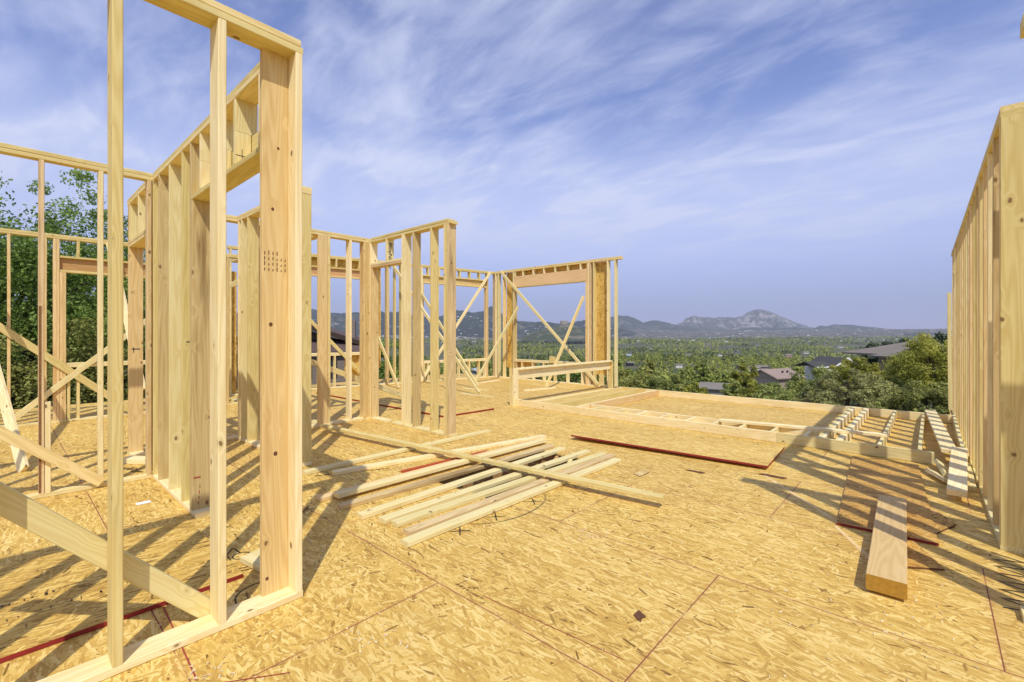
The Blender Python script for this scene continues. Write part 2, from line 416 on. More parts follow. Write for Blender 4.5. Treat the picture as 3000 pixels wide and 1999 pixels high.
# W3: wall running left from the corner
w3 = Wall("stud_wall", "stud frame crossing the left edge with a bark-edged stud and a short scab block", (-6.05, .3, 0))
F = (-6.09, -6.0)
plates(w3, 'y', F, (-3.2, 1.057), bottom=[(-1.2, 1.057)])
studs(w3, 'y', F, [.272], m=BARK); studs(w3, 'y', F, [.68, 1.056, -.14, -.55, -.96, -1.37])
w3.b("bark_edge", (-6.001, -5.9975), (.2335, .250), (.05, 1.75), plain("wane_bark", (.24, .125, .05), .95, .5, 25.), 0)
w3.b("scab_block", F, (.275, .313), (.038, .87), CREAM)

# W2b: short doorway wall behind W3
w2b = Wall("stud_wall", "narrow closet door frame standing just behind the left corner", (-6.8, 1.13, 0))
F = (1.06, 1.2)
plates(w2b, 'x', F, (-7.42, -6.10), bottom=[(-7.42, -7.12)])
studs(w2b, 'x', F, [-7.33], m=FIR); studs(w2b, 'x', F, [-7.29], (.038, 2.555), FIR, "trimmer")
studs(w2b, 'x', F, [-6.14])
w2b.b("header", (-7.327, -6.18), F, (2.557, 2.595)); w2b.b("header", (-7.327, -6.18), F, (2.597, 2.635))
studs(w2b, 'x', F, [-7.25, -6.72], (2.637, 3.084), CREAM, "cripple_stud")

# W7: left exterior wall
w7 = Wall("stud_wall", "left outer stud frame before the trees with an orange window header", (-10.9, .8, 0))
F = (-10.99, -10.85)
plates(w7, 'y', F, (-3.5, 3.45), bottom=[(-3.5, 3.45)])
studs(w7, 'y', F, [.11, -.3, -.7, -1.1, -1.5, .52, .63, .67, 2.44, 2.48, 2.87, 3.2], m=FIR)
studs(w7, 'y', F, [.71, .75], (.038, 2.53), FIR, "trimmer")
studs(w7, 'y', F, [2.40], (.038, 2.53), FIR, "trimmer")
w7.b("header", F, (.674, 2.40), (2.532, 2.57), PINE); w7.b("header", F, (.674, 2.40), (2.772, 2.808), PINE)
w7.b("header_board", (-10.97, -10.9), (.676, 2.398), (2.572, 2.77), ORANGE)
studs(w7, 'y', F, [.92, 1.33, 1.75, 2.16], (2.81, 3.084), PINE, "cripple_stud")
w7.b("sill", F, (.752, 2.36), (.96, .998), CREAM); w7.b("sill", F, (.752, 2.36), (.92, .958), CREAM)
studs(w7, 'y', F, [.80, .92, 1.33, 1.75, 2.16, 2.36], (.038, .918), PINE, "cripple_stud")

# W6 / W8: inner cross wall
w6 = Wall("stud_wall", "inner stud frame with a wide tan backing board behind the near doorway", (-7.37, 3.2, 0))
F = (-7.44, -7.3)
plates(w6, 'y', F, (1.22, 4.50), bottom=[(1.22, 4.50)])
studs(w6, 'y', F, [1.30, 1.70, 2.05, 2.62, 3.02, 3.63, 4.01]); studs(w6, 'y', F, [4.27, 4.31, 4.35], m=FIR)
w6.b("backing_board", (-7.338, -7.3), (3.425, 3.588), (.038, 3.084), FIR)
# W9
w9 = Wall("stud_wall", "inner stud frame ending in a doubled post just right of the tan board", (-6.2, 2.32, 0))
F = (2.25, 2.39)
plates(w9, 'x', F, (-7.297, -5.25))
studs(w9, 'x', F, [-7.22, -7.10, -6.86, -6.36, -5.95, -5.6]); studs(w9, 'x', F, [-5.295, -5.254], m=PINE)
# W5
w5 = Wall("stud_wall", "free-standing stud frame with a low door header, ending in a tripled post", (-6.1, 4.4, 0))
F = (4.335, 4.475)
plates(w5, 'x', F, (-7.297, -5.115), bottom=[(-7.297, -6.81), (-6.62, -5.115)], d2=.06)
studs(w5, 'x', F, [-7.255, -6.29, -6.25, -6.0, -5.555, -5.235, -5.195, -5.155], m=None)
studs(w5, 'x', F, [-7.214], (.038, 2.638), FIR, "trimmer")
w5.b("header", (-7.252, -6.33), F, (2.64, 2.678)); w5.b("header", (-7.252, -6.33), F, (2.68, 2.718))
cr = w5.b("cripple_stud", (-6.788, -6.75), F, (2.72, 3.084), CREAM)
# W12
w12 = Wall("stud_wall", "partition stud frame meeting the outer wall far behind the doorway", (-9.3, 3.5, 0))
F = (3.44, 3.58)
plates(w12, 'x', F, (-11.6, -7.445))
studs(w12, 'x', F, [-8.0, -8.4, -8.8, -10.4], m=FIR)
w12.b("sheathing_strip", (-11.3, -10.8), (3.60, 3.611), (.04, 3.0), OSBW)
studs(w12, 'x', F, [-10.75], m=PINK)

# W10: angled far-left exterior wall, frame along s from the far corner
P1 = Vector((-11.06, 11.42, 0)); DA = math.atan2(-.98481715, -.17359489)
w10 = Wall("stud_wall", "far angled outer wall frame with two window openings and short sills", None, (P1, DA))
Ht = 3.60; F = (-.14, 0.)
plates(w10, 'x', F, (-.05, 7.9), h=Ht)
zt = Ht - .076
studs(w10, 'x', F, [.38, .06, 2.82, 2.86, 3.46, 3.50, 3.69, 3.90, 3.94, 4.22, 4.60, 6.98, 7.4, 7.86], (.038, zt))
studs(w10, 'x', F, [.42, 2.78, 4.64, 6.94], (.038, 3.03), FIR, "trimmer")
for a, b_, hb, hc in ((.382, 2.78, 3.04, 3.26), (4.602, 6.94, 3.02, 3.25)):
    w10.b("header", (a, b_), F, (hb, hb + .038), PINE); w10.b("header", (a, b_), F, (hc, hc + .04), PINE)
    w10.b("header_board", (a + .002, b_ - .002), (-.12, -.055), (hb + .04, hc - .002), ORANGE if a > 1 else FIR)
studs(w10, 'x', F, [.70, 1.08, 1.46, 1.84, 2.22, 2.60, 4.75, 5.38, 5.8, 6.2, 6.6], (3.302, zt), PINE, "cripple_stud")
for a, b_, zs in ((.422, 2.742, .655), (4.642, 6.90, .975)):
    w10.b("sill", (a, b_), F, (zs - .038, zs), CREAM); w10.b("sill", (a, b_), F, (zs - .078, zs - .04), CREAM)
studs(w10, 'x', F, [.47, .72, 1.10, 1.50, 2.22, 2.62, 2.74], (.038, .574), None, "cripple_stud")
studs(w10, 'x', F, [4.72, 5.42, 5.84, 6.3, 6.7], (.038, .894), None, "cripple_stud")
for a, b_, z0, z1 in ((4.06, 4.24, .5, 3.5), (4.60, 6.95, 3.24, 3.58), (4.6, 5.1, .25, .93), (7.7, 8.0, .04, 3.0)):
    w10.b("sheathing_strip", (a, b_), (-.154, -.143), (z0, z1), OSBW)
# W11: far exterior wall along X
w11 = Wall("stud_wall", "far outer wall frame with the widest window opening and orange sheathing strips", (-8.7, 11.4, 0))
F = (11.3, 11.44)
plates(w11, 'x', F, (-11.02, -6.26), h=Ht, bottom=[(-11.02, -6.62)])
studs(w11, 'x', F, [-10.98, -10.86, -10.62, -10.17, -7.27, -7.22, -7.10, -6.65, -6.42], (.038, zt))
studs(w11, 'x', F, [-10.13, -7.35], (.038, 2.99), FIR, "trimmer")
studs(w11, 'x', F, [-7.31], (.038, zt), FIR)
w11.b("header", (-10.165, -7.35), F, (2.992, 3.03), FIR)
w11.b("header_board", (-10.165, -7.352), (11.303, 11.43), (3.032, 3.36), PINK)
studs(w11, 'x', F, [-10.1, -9.76, -9.33, -8.9, -8.47, -8.0, -7.55], (3.362, zt), CREAM, "cripple_stud")
w11.b("sill", (-10.128, -7.39), F, (.617, .655), CREAM); w11.b("sill", (-10.128, -7.39), F, (.577, .615), CREAM)
studs(w11, 'x', F, [-10.05, -9.8, -9.36, -8.92, -8.5, -8.03, -7.5], (.038, .575), None, "cripple_stud")
for a, b_, z0, z1 in ((-10.6, -10.2, .36, 3.52), (-10.17, -7.3, 3.2, 3.56), (-7.12, -6.68, .33, 3.52), (-10.1, -9.35, .2, .60)):
    w11.b("sheathing_strip", (a, b_), (11.443, 11.454), (z0, z1), OSBW)
w11.b("backing_block", (-10.45, -10.3), (11.40, 11.438), (.04, .36), PINE); w11.b("backing_block", (-7.0, -6.85), (11.40, 11.438), (.04, .34), PINE)
w11.b("wedge_block", (-8.65, -8.45), (11.25, 11.29), (.6, .80), PINE)

# right-hand wall
wr_ = Wall("stud_wall", "long stud frame at the right edge seen almost end on", (.42, 8.5, 0))
F = (.352, .492)
HR = 3.07
plates(wr_, 'y', F, (4.652, 12.45), h=HR)
ys = [4.69] + [4.73 + .405 * k for k in range(20)]
for i, y in enumerate(ys):
    if y > 12.4: continue
    wr_.b("stud", F, (y - .038, y), (.038, HR - .076), [PINE, FIR, BARK, CREAM, FIR, PINE, BARK][i % 7] if i else PINE)
for y in (6.42, 7.63, 9.66): wr_.b("stud", F, (y - .038, y), (.038, HR - .076), FIR)
wr_.b("block", F, (11.4, 11.75), (2.55, 2.60), FIR)
wr_.e.rotation_euler.z = .009; wr_.e.location.x -= .035     # not quite square to the deck
# return wall beside it and the short piece across the door gap (mostly outside the picture)
wr2 = Wall("stud_wall", "stud frame turning off to the right behind the right edge post", (1.5, 4.7, 0))
plates(wr2, 'x', (4.655, 4.795), (.496, 3.2), h=HR); studs(wr2, 'x', (4.655, 4.795), [.54, .95, 1.36, 1.77, 2.18, 2.6, 3.19], (.038, HR - .076))
wr3 = Wall("stud_wall", "short stud frame whose yellow top plate end peeks in at the top right corner", (.42, 3.3, 0))
plates(wr3, 'x', (3.55, 3.69), (.352, 3.2)); studs(wr3, 'x', (3.55, 3.69), [.50, .54, .92, 1.32, 1.72, 2.12, 2.52, 3.19])

# low half wall at the left end of the lying frame
pw = Wall("half_wall", "low half wall of a single beam on end posts beside the flat frame", (-6.4, 9, 0), cat="half wall", group=None)
pw.b("post", (-6.49, -6.45), (7.09, 7.23), (.001, .64), PINE); pw.b("post", (-6.447, -6.409), (7.09, 7.23), (.001, .64), CREAM); pw.b("post", (-6.406, -6.368), (7.09, 7.23), (.001, .775), CREAM)
pw.b("beam", (-6.44, -6.40), (7.235, 11.0), (.54, .735), CREAM); pw.b("cap_plate", (-6.47, -6.33), (7.235, 11.0), (.737, .775), CREAM)
pw.b("post", (-6.47, -6.33), (11.0, 11.038), (.001, .735), PINE)

# frame assembled flat on the deck
lf = Wall("flat_wall_frame", "long wall frame lying flat on the deck along the rear edge", (-3, 9, 0), cat="wall frame", group=None)
Z = (.002, .14)
lf.b("plate", (-6.36, -1.58), (7.15, 7.188), Z, CREAM, 0); lf.b("plate", (-1.578, .02), (7.15, 7.188), Z, CREAM, 0)
lf.b("plate", (-5.9, -5.2), (10.60, 10.638), Z, PINE, 0); lf.b("plate", (-5.198, .29), (10.60, 10.638), Z, CREAM, 0)
for x in (-5.82, -5.39): lf.b("stud", (x - .019, x + .019), (7.192, 10.597), Z, PINE)
lf.b("stud", (-4.93, -4.892), (7.192, 10.597), Z, CREAM); lf.b("header", (-4.888, -4.845), (7.65, 10.597), Z, PINK)
lf.b("inner_plate", (-4.84, -1.17), (7.60, 7.638), Z, CREAM)
for x in (-4.54, -4.12, -3.70, -3.28, -2.86, -2.45, -2.07, -1.66, -1.26): lf.b("cripple_stud", (x - .019, x + .019), (7.192, 7.597), Z, CREAM)
for x in (-1.10, -1.06, -.90, -.862, -.48, -.105): lf.b("stud", (x - .019, x + .019), (7.192, 10.597), Z, CREAM)
lf.b("stud", (.255, .293), (7.1, 10.597), Z, CREAM)

# ------------------------------------------------------------------ braces
BR = "2x4 braces in the far room"
def on10(s_, y, z):
    c, s__ = math.cos(DA), math.sin(DA)
    return (P1.x + c * s_ - s__ * y, P1.y + s__ * s_ + c * y, z)
diag("brace", (-10.74, 11.278, 3.58), (-6.95, 11.278, .06), .089, .038, (0, 1, 0), CREAM, "long diagonal brace falling left to right across the widest window", group=BR)
n10 = (math.cos(DA + math.pi / 2), math.sin(DA + math.pi / 2), 0)
diag("brace", on10(.26, .022, 3.58), on10(2.86, .022, .03), .089, .038, n10, CREAM, "diagonal brace from the far corner top down to the left", group=BR)
diag("brace", (-9.9, 11.22, 2.34), (-10.30, 9.72, .03), .089, .038, (1, 0, 0), CREAM, "brace leaning from the left side of the widest window to the deck", group=BR)
diag("brace", (-7.42, 11.25, 2.56), (-7.69, 9.86, .06), .089, .038, (-.9, .2, .2), PINE, "brace leaning from the right side of the widest window to a cleat", group=BR)
diag("brace", on10(3.78, .05, 3.5), (-8.10, 7.76, .06), .089, .038, (.1, 1, .0), CREAM, "front one of two parallel braces behind the tripled post", group=BR)
diag("brace", on10(2.84, .05, 2.70), (-9.06, 8.64, .06), .089, .038, (.1, 1, 0), CREAM, "rear one of two parallel braces behind the tripled post", group=BR)
diag("brace", on10(4.72, .05, 2.6), (-10.72, 7.25, .02), .089, .038, (0, 1, .0), CREAM, "steep white-edged brace standing left of the low door header", group=BR)
diag("brace", on10(6.15, .022, 1.95), on10(4.35, .022, .03), .089, .038, n10, PINE, "diagonal brace crossing the view of the brown house", group=BR)
diag("brace", (-7.26, 2.6, 1.33), (-7.82, 5.95, .03), .089, .038, (-1, 0, 0), CREAM, "low slanted brace crossing behind the free-standing door frame", group=BR)
CL = "floor cleats in the far room"
lying("floor_cleat", -8.60, 7.62, -7.48, 7.60, .089, .038, .001, CREAM, "cleat on the deck at the foot of the front parallel brace", CL, "cleat")
lying("floor_cleat", -9.34, 8.36, -8.5, 8.42, .089, .038, .001, CREAM, "cleat on the deck at the foot of the rear parallel brace", CL, "cleat")
lying("floor_cleat", -10.0, 9.45, -10.06, 10.5, .089, .038, .001, CREAM, "loose board on the deck near the far corner", CL, "cleat")
lying("floor_cleat", -7.78, 9.05, -7.58, 10.1, .089, .038, .001, CREAM, "cleat on the deck below the right side of the widest window", CL, "cleat")
BL = "braces in the left room"
diag("brace", (-2.812, -.62, 1.49), (-2.812, .74, .042), .092, .038, (1, 0, 0), CREAM, "wide plank brace slanting down to the foot of the second near stud", group=BL)
diag("brace", (-5.978, -.85, 1.4), (-5.978, .66, .055), .089, .038, (1, 0, 0), PINE, "plank brace slanting across the bark-edged stud", group=BL)
diag("brace", (-10.45, -.35, 2.62), (-7.28, .17, .02), .12, .038, (.4, -.9, .3), CREAM, "steep pale plank leaning at the left edge", group=BL)
diag("brace", (-10.83, -.35, 1.92), (-10.83, 1.6, .10), .11, .038, (1, 0, 0), PINE, "brace falling left to right across the left outer window", group=BL)
diag("brace", (-10.87 + .04, .1, .1), (-10.83, 2.0, 1.9), .089, .03, (1, 0, 0), CREAM, "brace rising left to right across the left outer window", group=BL)
diag("brace", (-10.83, 1.30, 3.12), (-9.3, 1.52, .6), .12, .038, (.4, -.9, .3), CREAM, "white sunlit plank leaning behind the closet door frame", group=BL)
diag("brace", (-11.55, 3.2, 2.4), (-11.3, 4.6, 3.4), .1, .038, (1, 0, 0), CREAM, "short pale brace high up behind the second near stud", group=BL)
diag("leaning_board", (.268, 12.5, .0), (.254, 12.55, 2.3), .06, .038, (0, -1, 0), CREAM, "narrow sunlit board standing past the end of the right wall", "lumber", None)

# ------------------------------------------------------------------ loose lumber
PL = "2x4s piled over the stair hole"
pile = [(-4.94, 2.16, -4.97, 4.97, 0, CREAM, "leftmost loose 2x4 left of the lumber pile"),
        (-4.71, 2.37, -4.13, 5.25, 0, CREAM, "slanted loose 2x4 left of the red strip"),
        (-4.06, 1.91, -4.03, 4.86, 0, FIR, "left end 2x4 of the lumber pile, half hidden by its neighbour"),
        (-3.95, 2.02, -3.90, 4.96, .030, CREAM, "second 2x4 from the left of the pile, over the red strip"),
        (-3.74, 1.94, -3.70, 4.86, .001, BARK, "streaky brown-edged 2x4, third from the left of the pile"),
        (-3.43, 1.95, -3.51, 4.84, .001, CREAM, "2x4 across the left part of the stair hole"),
        (-3.22, 2.02, -3.20, 4.94, .001, CREAM, "2x4 across the middle of the stair hole"),
        (-3.09, 2.05, -2.98, 4.97, .001, CREAM, "2x4 just right of the middle of the stair hole"),
        (-2.89, 2.02, -2.86, 4.97, .001, BARK, "streaked 2x4 second from the right of the pile"),
        (-2.755, 1.91, -2.72, 4.85, .001, CREAM, "right end 2x4 of the pile with carpenter's tick marks")]
for i, (a, b_, c, e, z, m, lab) in enumerate(pile):
    o = lying("lumber_board", a, b_, c, e, .089, .038, max(z, .0015), m, lab, PL)
lying("lumber_board", -6.86, 3.30, -1.70, 3.81, .089, .038, .072, PINE, "long 2x4 lying crosswise over the lumber pile", None)
lying("lumber_board", -2.42, 7.46, -.42, 7.82, .11, .038, .142, CREAM, "loose board lying on top of the flat wall frame", None)
lying("lumber_board", -6.27, 7.24, -6.22, 10.6, .14, .038, .002, CREAM, "flat plank on the deck beside the half wall", "planks beside the half wall")
lying("lumber_board", -6.10, 7.24, -6.04, 10.7, .14, .038, .002, CREAM, "flat plank next to the end of the flat frame", "planks beside the half wall")
lying("lumber_board", -6.18, 7.28, -6.12, 10.5, .14, .038, .042, PINE, "top plank of the three beside the half wall", "planks beside the half wall")
lying("plank", -.02, 10.8, .15, 7.22, .14, .038, .142, CREAM, "wide plank leaning across the right end of the flat frame", None)
lying("timber_beam", -.192, 3.367, -.25, 5.10, .184, .09, .021, PINK, "thick pinkish timber lying on the ripped strand board sheet", None, "beam", z1=.021)
bm_ = bpy.data.objects["timber_beam"].data; bm_.materials.append(ENDG)
for p_ in bm_.polygons:
    if abs(p_.normal.x) > .9: p_.material_index = 1
RP = "short offcuts piled by the right wall"
lying("offcut", .165, 5.70, .235, 7.40, .135, .05, .055, CREAM, "large flat offcut on top of the pile by the right wall", RP, z1=.14)
lying("offcut", .277, 6.2, .284, 7.3, .075, .038, .002, CREAM, "narrow offcut between the pile and the right wall", RP)
lying("offcut", .125, 6.35, .06, 7.0, .089, .038, .05, CREAM, "tilted offcut on the left side of the pile", RP, tilt=.6)
lying("offcut", .13, 6.25, -.01, 6.62, .089, .038, .02, CREAM, "shortest offcut sticking out left of the pile", RP, tilt=.35)
lying("offcut", .21, 6.3, .23, 7.1, .12, .05, .002, PINE, "bottom offcut under the pile by the right wall", RP)
lying("offcut", -3.36, 1.12, -3.05, 1.17, .14, .038, .002, CREAM, "short offcut behind the foot of the tan end board", None)
lying("offcut", -6.95, .98, -6.62, 1.22, .14, .06, .002, CREAM, "stub offcut on the deck by the closet door frame", None)
# sheets
sheet("strand_board_sheet", [(-3.765, 5.39, .05), (-1.33, 5.62, .03), (-1.42, 6.85, .002), (-3.86, 6.62, .002)], .022, OSBS, RED, "large sheet with a dark red front edge in the middle of the deck")
sheet("strand_board_sheet", [(-.552, 4.394, .003), (.037, 4.436, .003), (-.11, 6.94, .003), (-.71, 6.92, .003)], .018, OSBB, RED, "narrow brown sheet with a bright red end under the thick timber", red=(0, 2))
sheet("strand_board_sheet", [(-4.35, -1.44, .003), (-3.13, -1.44, .003), (-3.13, 1.0, .003), (-4.35, 1.0, .003)], .024, osb("streaky_strand_board", sheet_dir=90., dark=.10), RED, "darker sheet with red edges lying behind the nearest frame")
sheet("strand_board_sheet", [(-8.87, 5.28, .003), (-6.43, 5.29, .003), (-6.36, 6.5, .003), (-8.8, 6.49, .003)], .03, OSBS, RED, "sheet with red edges on the deck behind the free-standing frame")
sheet("strand_board_sheet", [(-11.33, 5.27, .003), (-8.89, 5.28, .003), (-8.82, 6.49, .003), (-11.26, 6.48, .003)], .03, OSBS, RED, "sheet with red edges on the deck near the angled wall")
sheet("strand_board_strip", [(-4.245, 2.9, .002), (-4.2, 2.9, .002), (-4.14, 4.12, .002), (-4.185, 4.12, .002)], .02, REDO, REDO, "thin orange red strip beside the lumber pile", "strip")
sheet("scrap_board", [(-.02, 4.55, .003), (.14, 5.0, .003), (-.02, 5.4, .003), (-.1, 5.2, .003)], .011, OSBB, CHIP, "torn brown scrap sticking out right of the narrow sheet", "scrap", "board scraps")
sheet("scrap_board", [(-.12, 3.88, .003), (.06, 4.0, .003), (-.1, 4.4, .003), (-.2, 4.3, .003)], .011, OSBB, CHIP, "triangular scrap right of the thick timber", "scrap", "board scraps")
sheet("lath_strip", [(-1.33, 5.42, .002), (-1.30, 5.43, .002), (-.50, 4.42, .002), (-.53, 4.41, .002)], .012, FIR, FIR, "thin lath lying slantwise left of the narrow sheet", "strip", "thin laths")
sheet("lath_strip", [(-.57, 4.36, .002), (-.545, 4.37, .002), (-.27, 3.86, .002), (-.30, 3.85, .002)], .012, FIR, FIR, "thin lath poking out beside the thick timber", "strip", "thin laths")
pp = sheet("paper_scrap", [(-5.20, .80, .002), (-5.13, .80, .002), (-5.13, .90, .002), (-5.20, .90, .002)], .002, PAPER, PAPER, "small white paper scrap on the deck in the left room", "paper", None)
chips = [(-1.15, 2.27, .028, .034, "dark brown wood chip in the foreground of the deck"), (-1.9, 5.05, .10, .02, "splinter below the large red-edged sheet"), (-1.24, 5.43, .13, .03, "splinter at the corner of the large red-edged sheet"), (-2.3, 4.6, .05, .12, "pale splinter between pile and red-edged sheet")]
for i, (x, y, a, b_, lab) in enumerate(chips):
    o = sheet("wood_chip", [(x - a, y - b_ * .6, .002), (x + a * .8, y - b_, .002), (x + a, y + b_ * .7, .004), (x - a * .7, y + b_, .002)], .006, CHIP if i != 3 else FIR, CHIP, lab, "chip", "wood chips")
    if i == 0:
        for v_ in o.data.vertices: v_.co.x += .012 * math.sin(v_.index * 2.3); v_.co.y += .01 * math.cos(v_.index * 1.7)

# pen, chalk and stamp marks
def arc(cx, cy, r, a0, a1, n=18, sx=1.): return [(cx + sx * r * math.cos(R(a0 + (a1 - a0) * i / n)), cy + r * math.sin(R(a0 + (a1 - a0) * i / n))) for i in range(n + 1)]
ribbon("pen_mark", arc(-2.80, 2.95, .50, -70, 66, sx=.62), .0045, PEN); ribbon("pen_mark", arc(-2.79, 2.95, .48, -30, 62, sx=.60), .003, PEN)
for x, y in ((-2.63, 3.19), (-2.64, 2.72), (-2.65, 2.34), (-3.95, 1.75)):
    ribbon("pen_mark", [(x - .05, y - .06), (x + .05, y + .06)], .009, PEN); ribbon("pen_mark", [(x - .06, y + .05), (x + .055, y - .05)], .009, PEN)
zz = []
for i in range(15): zz.append((.30 + (.15 if i % 2 else 0.) + .02 * math.sin(i * 3.1), 4.55 - .062 * i))
ribbon("pen_mark", zz, .009, PEN, .0035)
def squig(x, y, n, ax, ay, st, sd):
    r_ = random.Random(sd); return [(x + ax * i + r_.uniform(-st, st), y + ay * i + r_.uniform(-st, st)) for i in range(n)]
ribbon("pen_mark", squig(-4.80, 2.22, 16, .005, .011, .035, 1), .006, PEN); ribbon("pen_mark", squig(-4.55, 2.70, 18, .004, .011, .035, 2), .006, PEN)
ribbon("pen_mark", squig(-6.8, .86, 26, .012, .006, .05, 3), .007, PEN); ribbon("pen_mark", squig(-6.6, .95, 22, .012, .003, .05, 4), .007, PEN)
ribbon("pen_mark", [(-3.66, 1.03), (-3.52, 1.02), (-3.62, 1.09), (-3.5, 1.1)], .008, PEN); ribbon("pen_mark", arc(-3.45, 1.09, .05, 0, 350), .007, PEN)
ribbon("pen_mark", arc(-2.86, 1.02, .14, 160, 330, sx=1.), .008, PEN)
for k in (.07, .11): ribbon("pen_mark", [(-3.34 + k, 1.02), (-3.28 + k, 1.18)], .007, PEN)
ribbon("chalk_line", [(-1.9, 1.85), (-1.05, 1.92)], .004, CRAY)
ribbon("chalk_line", [(-2.35, .57), (-3.12, .60)], .007, CRAY); ribbon("chalk_line", [(-2.6, .14), (-2.1, .86)], .006, CRAY)
rs = random.Random(5)
for k in range(34):   # faded mill stamp, unreadable, on the dark sheet
    y = -.25 + k * .028 if k < 18 else -.1 + (k - 18) * .04
    x = -3.72 if k < 18 else -3.52
    a, b_ = rs.uniform(.012, .03), rs.uniform(.004, .011)
    mesh_obj("stamp_mark", [(x, y, .031), (x + a, y, .031), (x + a, y + b_, .031), (x, y + b_, .031)], [(0, 1, 2, 3)], PEN, FLOOR) if k % 3 != 2 else None
def note(body, size, loc, ex, ey, m, parent):
    cu = bpy.data.curves.new("marker_writing", 'FONT'); cu.body = body; cu.size = size; cu.extrude = .0004; cu.shear = .15
    cu.offset = .004 * size * 3
    o = bpy.data.objects.new("marker_writing", cu); cu.materials.append(m)
    ex, ey = Vector(ex), Vector(ey); M = Matrix((ex, ey, ex.cross(ey))).transposed().to_4x4(); M.translation = Vector(loc); o.matrix_basis = M
    link(o); bpy.context.view_layer.update()
    me = bpy.data.meshes.new_from_object(o.evaluated_get(bpy.context.evaluated_depsgraph_get())); bpy.data.objects.remove(o)
    o = bpy.data.objects.new("marker_writing", me); o.matrix_basis = M
    return link(o, parent)
note("BlogNE ju:", .105, Vector((-6.7492, 4.37, 3.03)) - Vector(w5.org), (0, 0, -1), (0, 1, 0), PEN, w5.e)

def bmark(w_, x, y, z, m=PEN): return w_.b("pencil_mark", x, y, z, m, 0)
bmark(w2b, (-7.287, -7.2865), (1.085, 1.165), (1.30, 1.312)); bmark(w2b, (-7.287, -7.2865), (1.10, 1.108), (1.26, 1.33))
bmark(w2, (-4.5118, -4.511), (1.07, 1.12), (.30, .312), CRAY)
for k in range(4): bmark(w2, (-4.5118, -4.511), (1.10 + .004 * k, 1.106 + .004 * k), (.08 + .045 * k, .105 + .045 * k), CRAY)
bmark(w6, (-7.2998, -7.299), (4.285, 4.34), (1.49, 1.50)); bmark(w6, (-7.2998, -7.299), (4.305, 4.312), (1.46, 1.53))
bmark(w2, (-3.4698, -3.469), (1.062, 1.15), (2.70, 2.705)); bmark(w2, (-3.4698, -3.469), (1.10, 1.104), (2.66, 2.75))
bmark(w2, (-4.8198, -4.819), (1.09, 1.15), (1.42, 1.43)); bmark(w2, (-4.8198, -4.819), (1.14, 1.148), (1.36, 1.43))
rs = random.Random(9)
for k in range(22):   # faint mill stamp lines, unreadable, on the tan end board
    bmark(w1, (-2.7508, -2.7505), (.985 + .022 * (k % 6), .990 + .022 * (k % 6)), (1.85 + .06 * (k // 6) / 2, 1.85 + .06 * (k // 6) / 2 + rs.uniform(.01, .025)), CHIP)
for y_, z_, r_ in ((1.045, .82, .011), (1.0, .13, .009), (1.03, 2.2, .008), (1.02, 1.55, .010), (1.06, 2.55, .007)):
    cyl = bpy.data.objects.new("knot", bpy.data.meshes.new("knot")); bm = bmesh.new()
    bmesh.ops.create_cone(bm, cap_ends=True, segments=14, radius1=r_, radius2=r_ * .8, depth=.002, matrix=Matrix.Rotation(R(90), 4, 'Y')); bm.to_mesh(cyl.data); bm.free()
    cyl.data.materials.append(CHIP); cyl.scale = (1, 1, 1.2); cyl.location = Vector((-2.7505, y_, z_)) - Vector(w1.org); link(cyl, w1.e)
# sawdust and splinters strewn over the deck
V_, F_ = [], []; rs = random.Random(3)
spots_ = [(-2.05, 1.25, .10, 36), (-2.35, .62, .05, 24), (-3.3, 1.35, .10, 40), (-1.9, 2.9, .08, 30), (-.5, 2.75, .3, 30), (-.2, 3.2, .2, 30)] + [(rs.uniform(-6, .3), rs.uniform(.6, 7), .7, 22) for _ in range(16)]
for cx_, cy_, sp_, n_ in spots_:
    for _ in range(n_):
        x, y = rs.gauss(cx_, sp_), rs.gauss(cy_, sp_)
        if HX[0] - .1 < x < HX[1] + .1 and HY[0] - .1 < y < HY[1] + .1: continue
        a_, l_, w_ = rs.uniform(0, 6.28), rs.uniform(.002, .012), rs.uniform(.001, .003); k = len(V_)
        c_, n2 = Vector((math.cos(a_), math.sin(a_), 0)), Vector((-math.sin(a_), math.cos(a_), 0)); p = Vector((x, y, .002))
        for q in (p - c_ * l_ - n2 * w_, p + c_ * l_ - n2 * w_, p + c_ * l_ + n2 * w_ + Vector((0, 0, .004)), p - c_ * l_ + n2 * w_): V_ += [tuple(q), (q.x, q.y, q.z + .003)]
        F_ += [(k, k + 2, k + 4, k + 6), (k + 1, k + 3, k + 5, k + 7), (k, k + 1, k + 3, k + 2), (k + 2, k + 3, k + 5, k + 4), (k + 4, k + 5, k + 7, k + 6), (k + 6, k + 7, k + 1, k)]
tag(mesh_obj("sawdust", V_, F_, plain("pale_sawdust", (.72, .60, .36), .9, .2, 60.)), "pale sawdust and splinters strewn over the deck", "sawdust", kind='stuff')

#@@LAND@@
# ------------------------------------------------------------------ land
FWD = Vector((-math.sin(TH), math.cos(TH))); RGT = Vector((math.cos(TH), math.sin(TH)))
def at(a, dist):
    """ground position at bearing a (tangent, right positive) and forward distance"""
    return (RGT.x * a * dist + FWD.x * dist, RGT.y * a * dist + FWD.y * dist)
def vnoise(x, y, seed=0):
    xi = np.floor(x).astype(np.int64); yi = np.floor(y).astype(np.int64); fx = x - xi; fy = y - yi
    def h(i, j):
        n = (i * 374761393 + j * 668265263 + seed * 974711) & 0x7fffffff
        n = ((n ^ (n >> 13)) * 1274126177) & 0x7fffffff
        return ((n ^ (n >> 16)) & 0xffff) / 65535.
    u = fx * fx * (3 - 2 * fx); v = fy * fy * (3 - 2 * fy)
    return (h(xi, yi) * (1 - u) + h(xi + 1, yi) * u) * (1 - v) + (h(xi, yi + 1) * (1 - u) + h(xi + 1, yi + 1) * u) * v
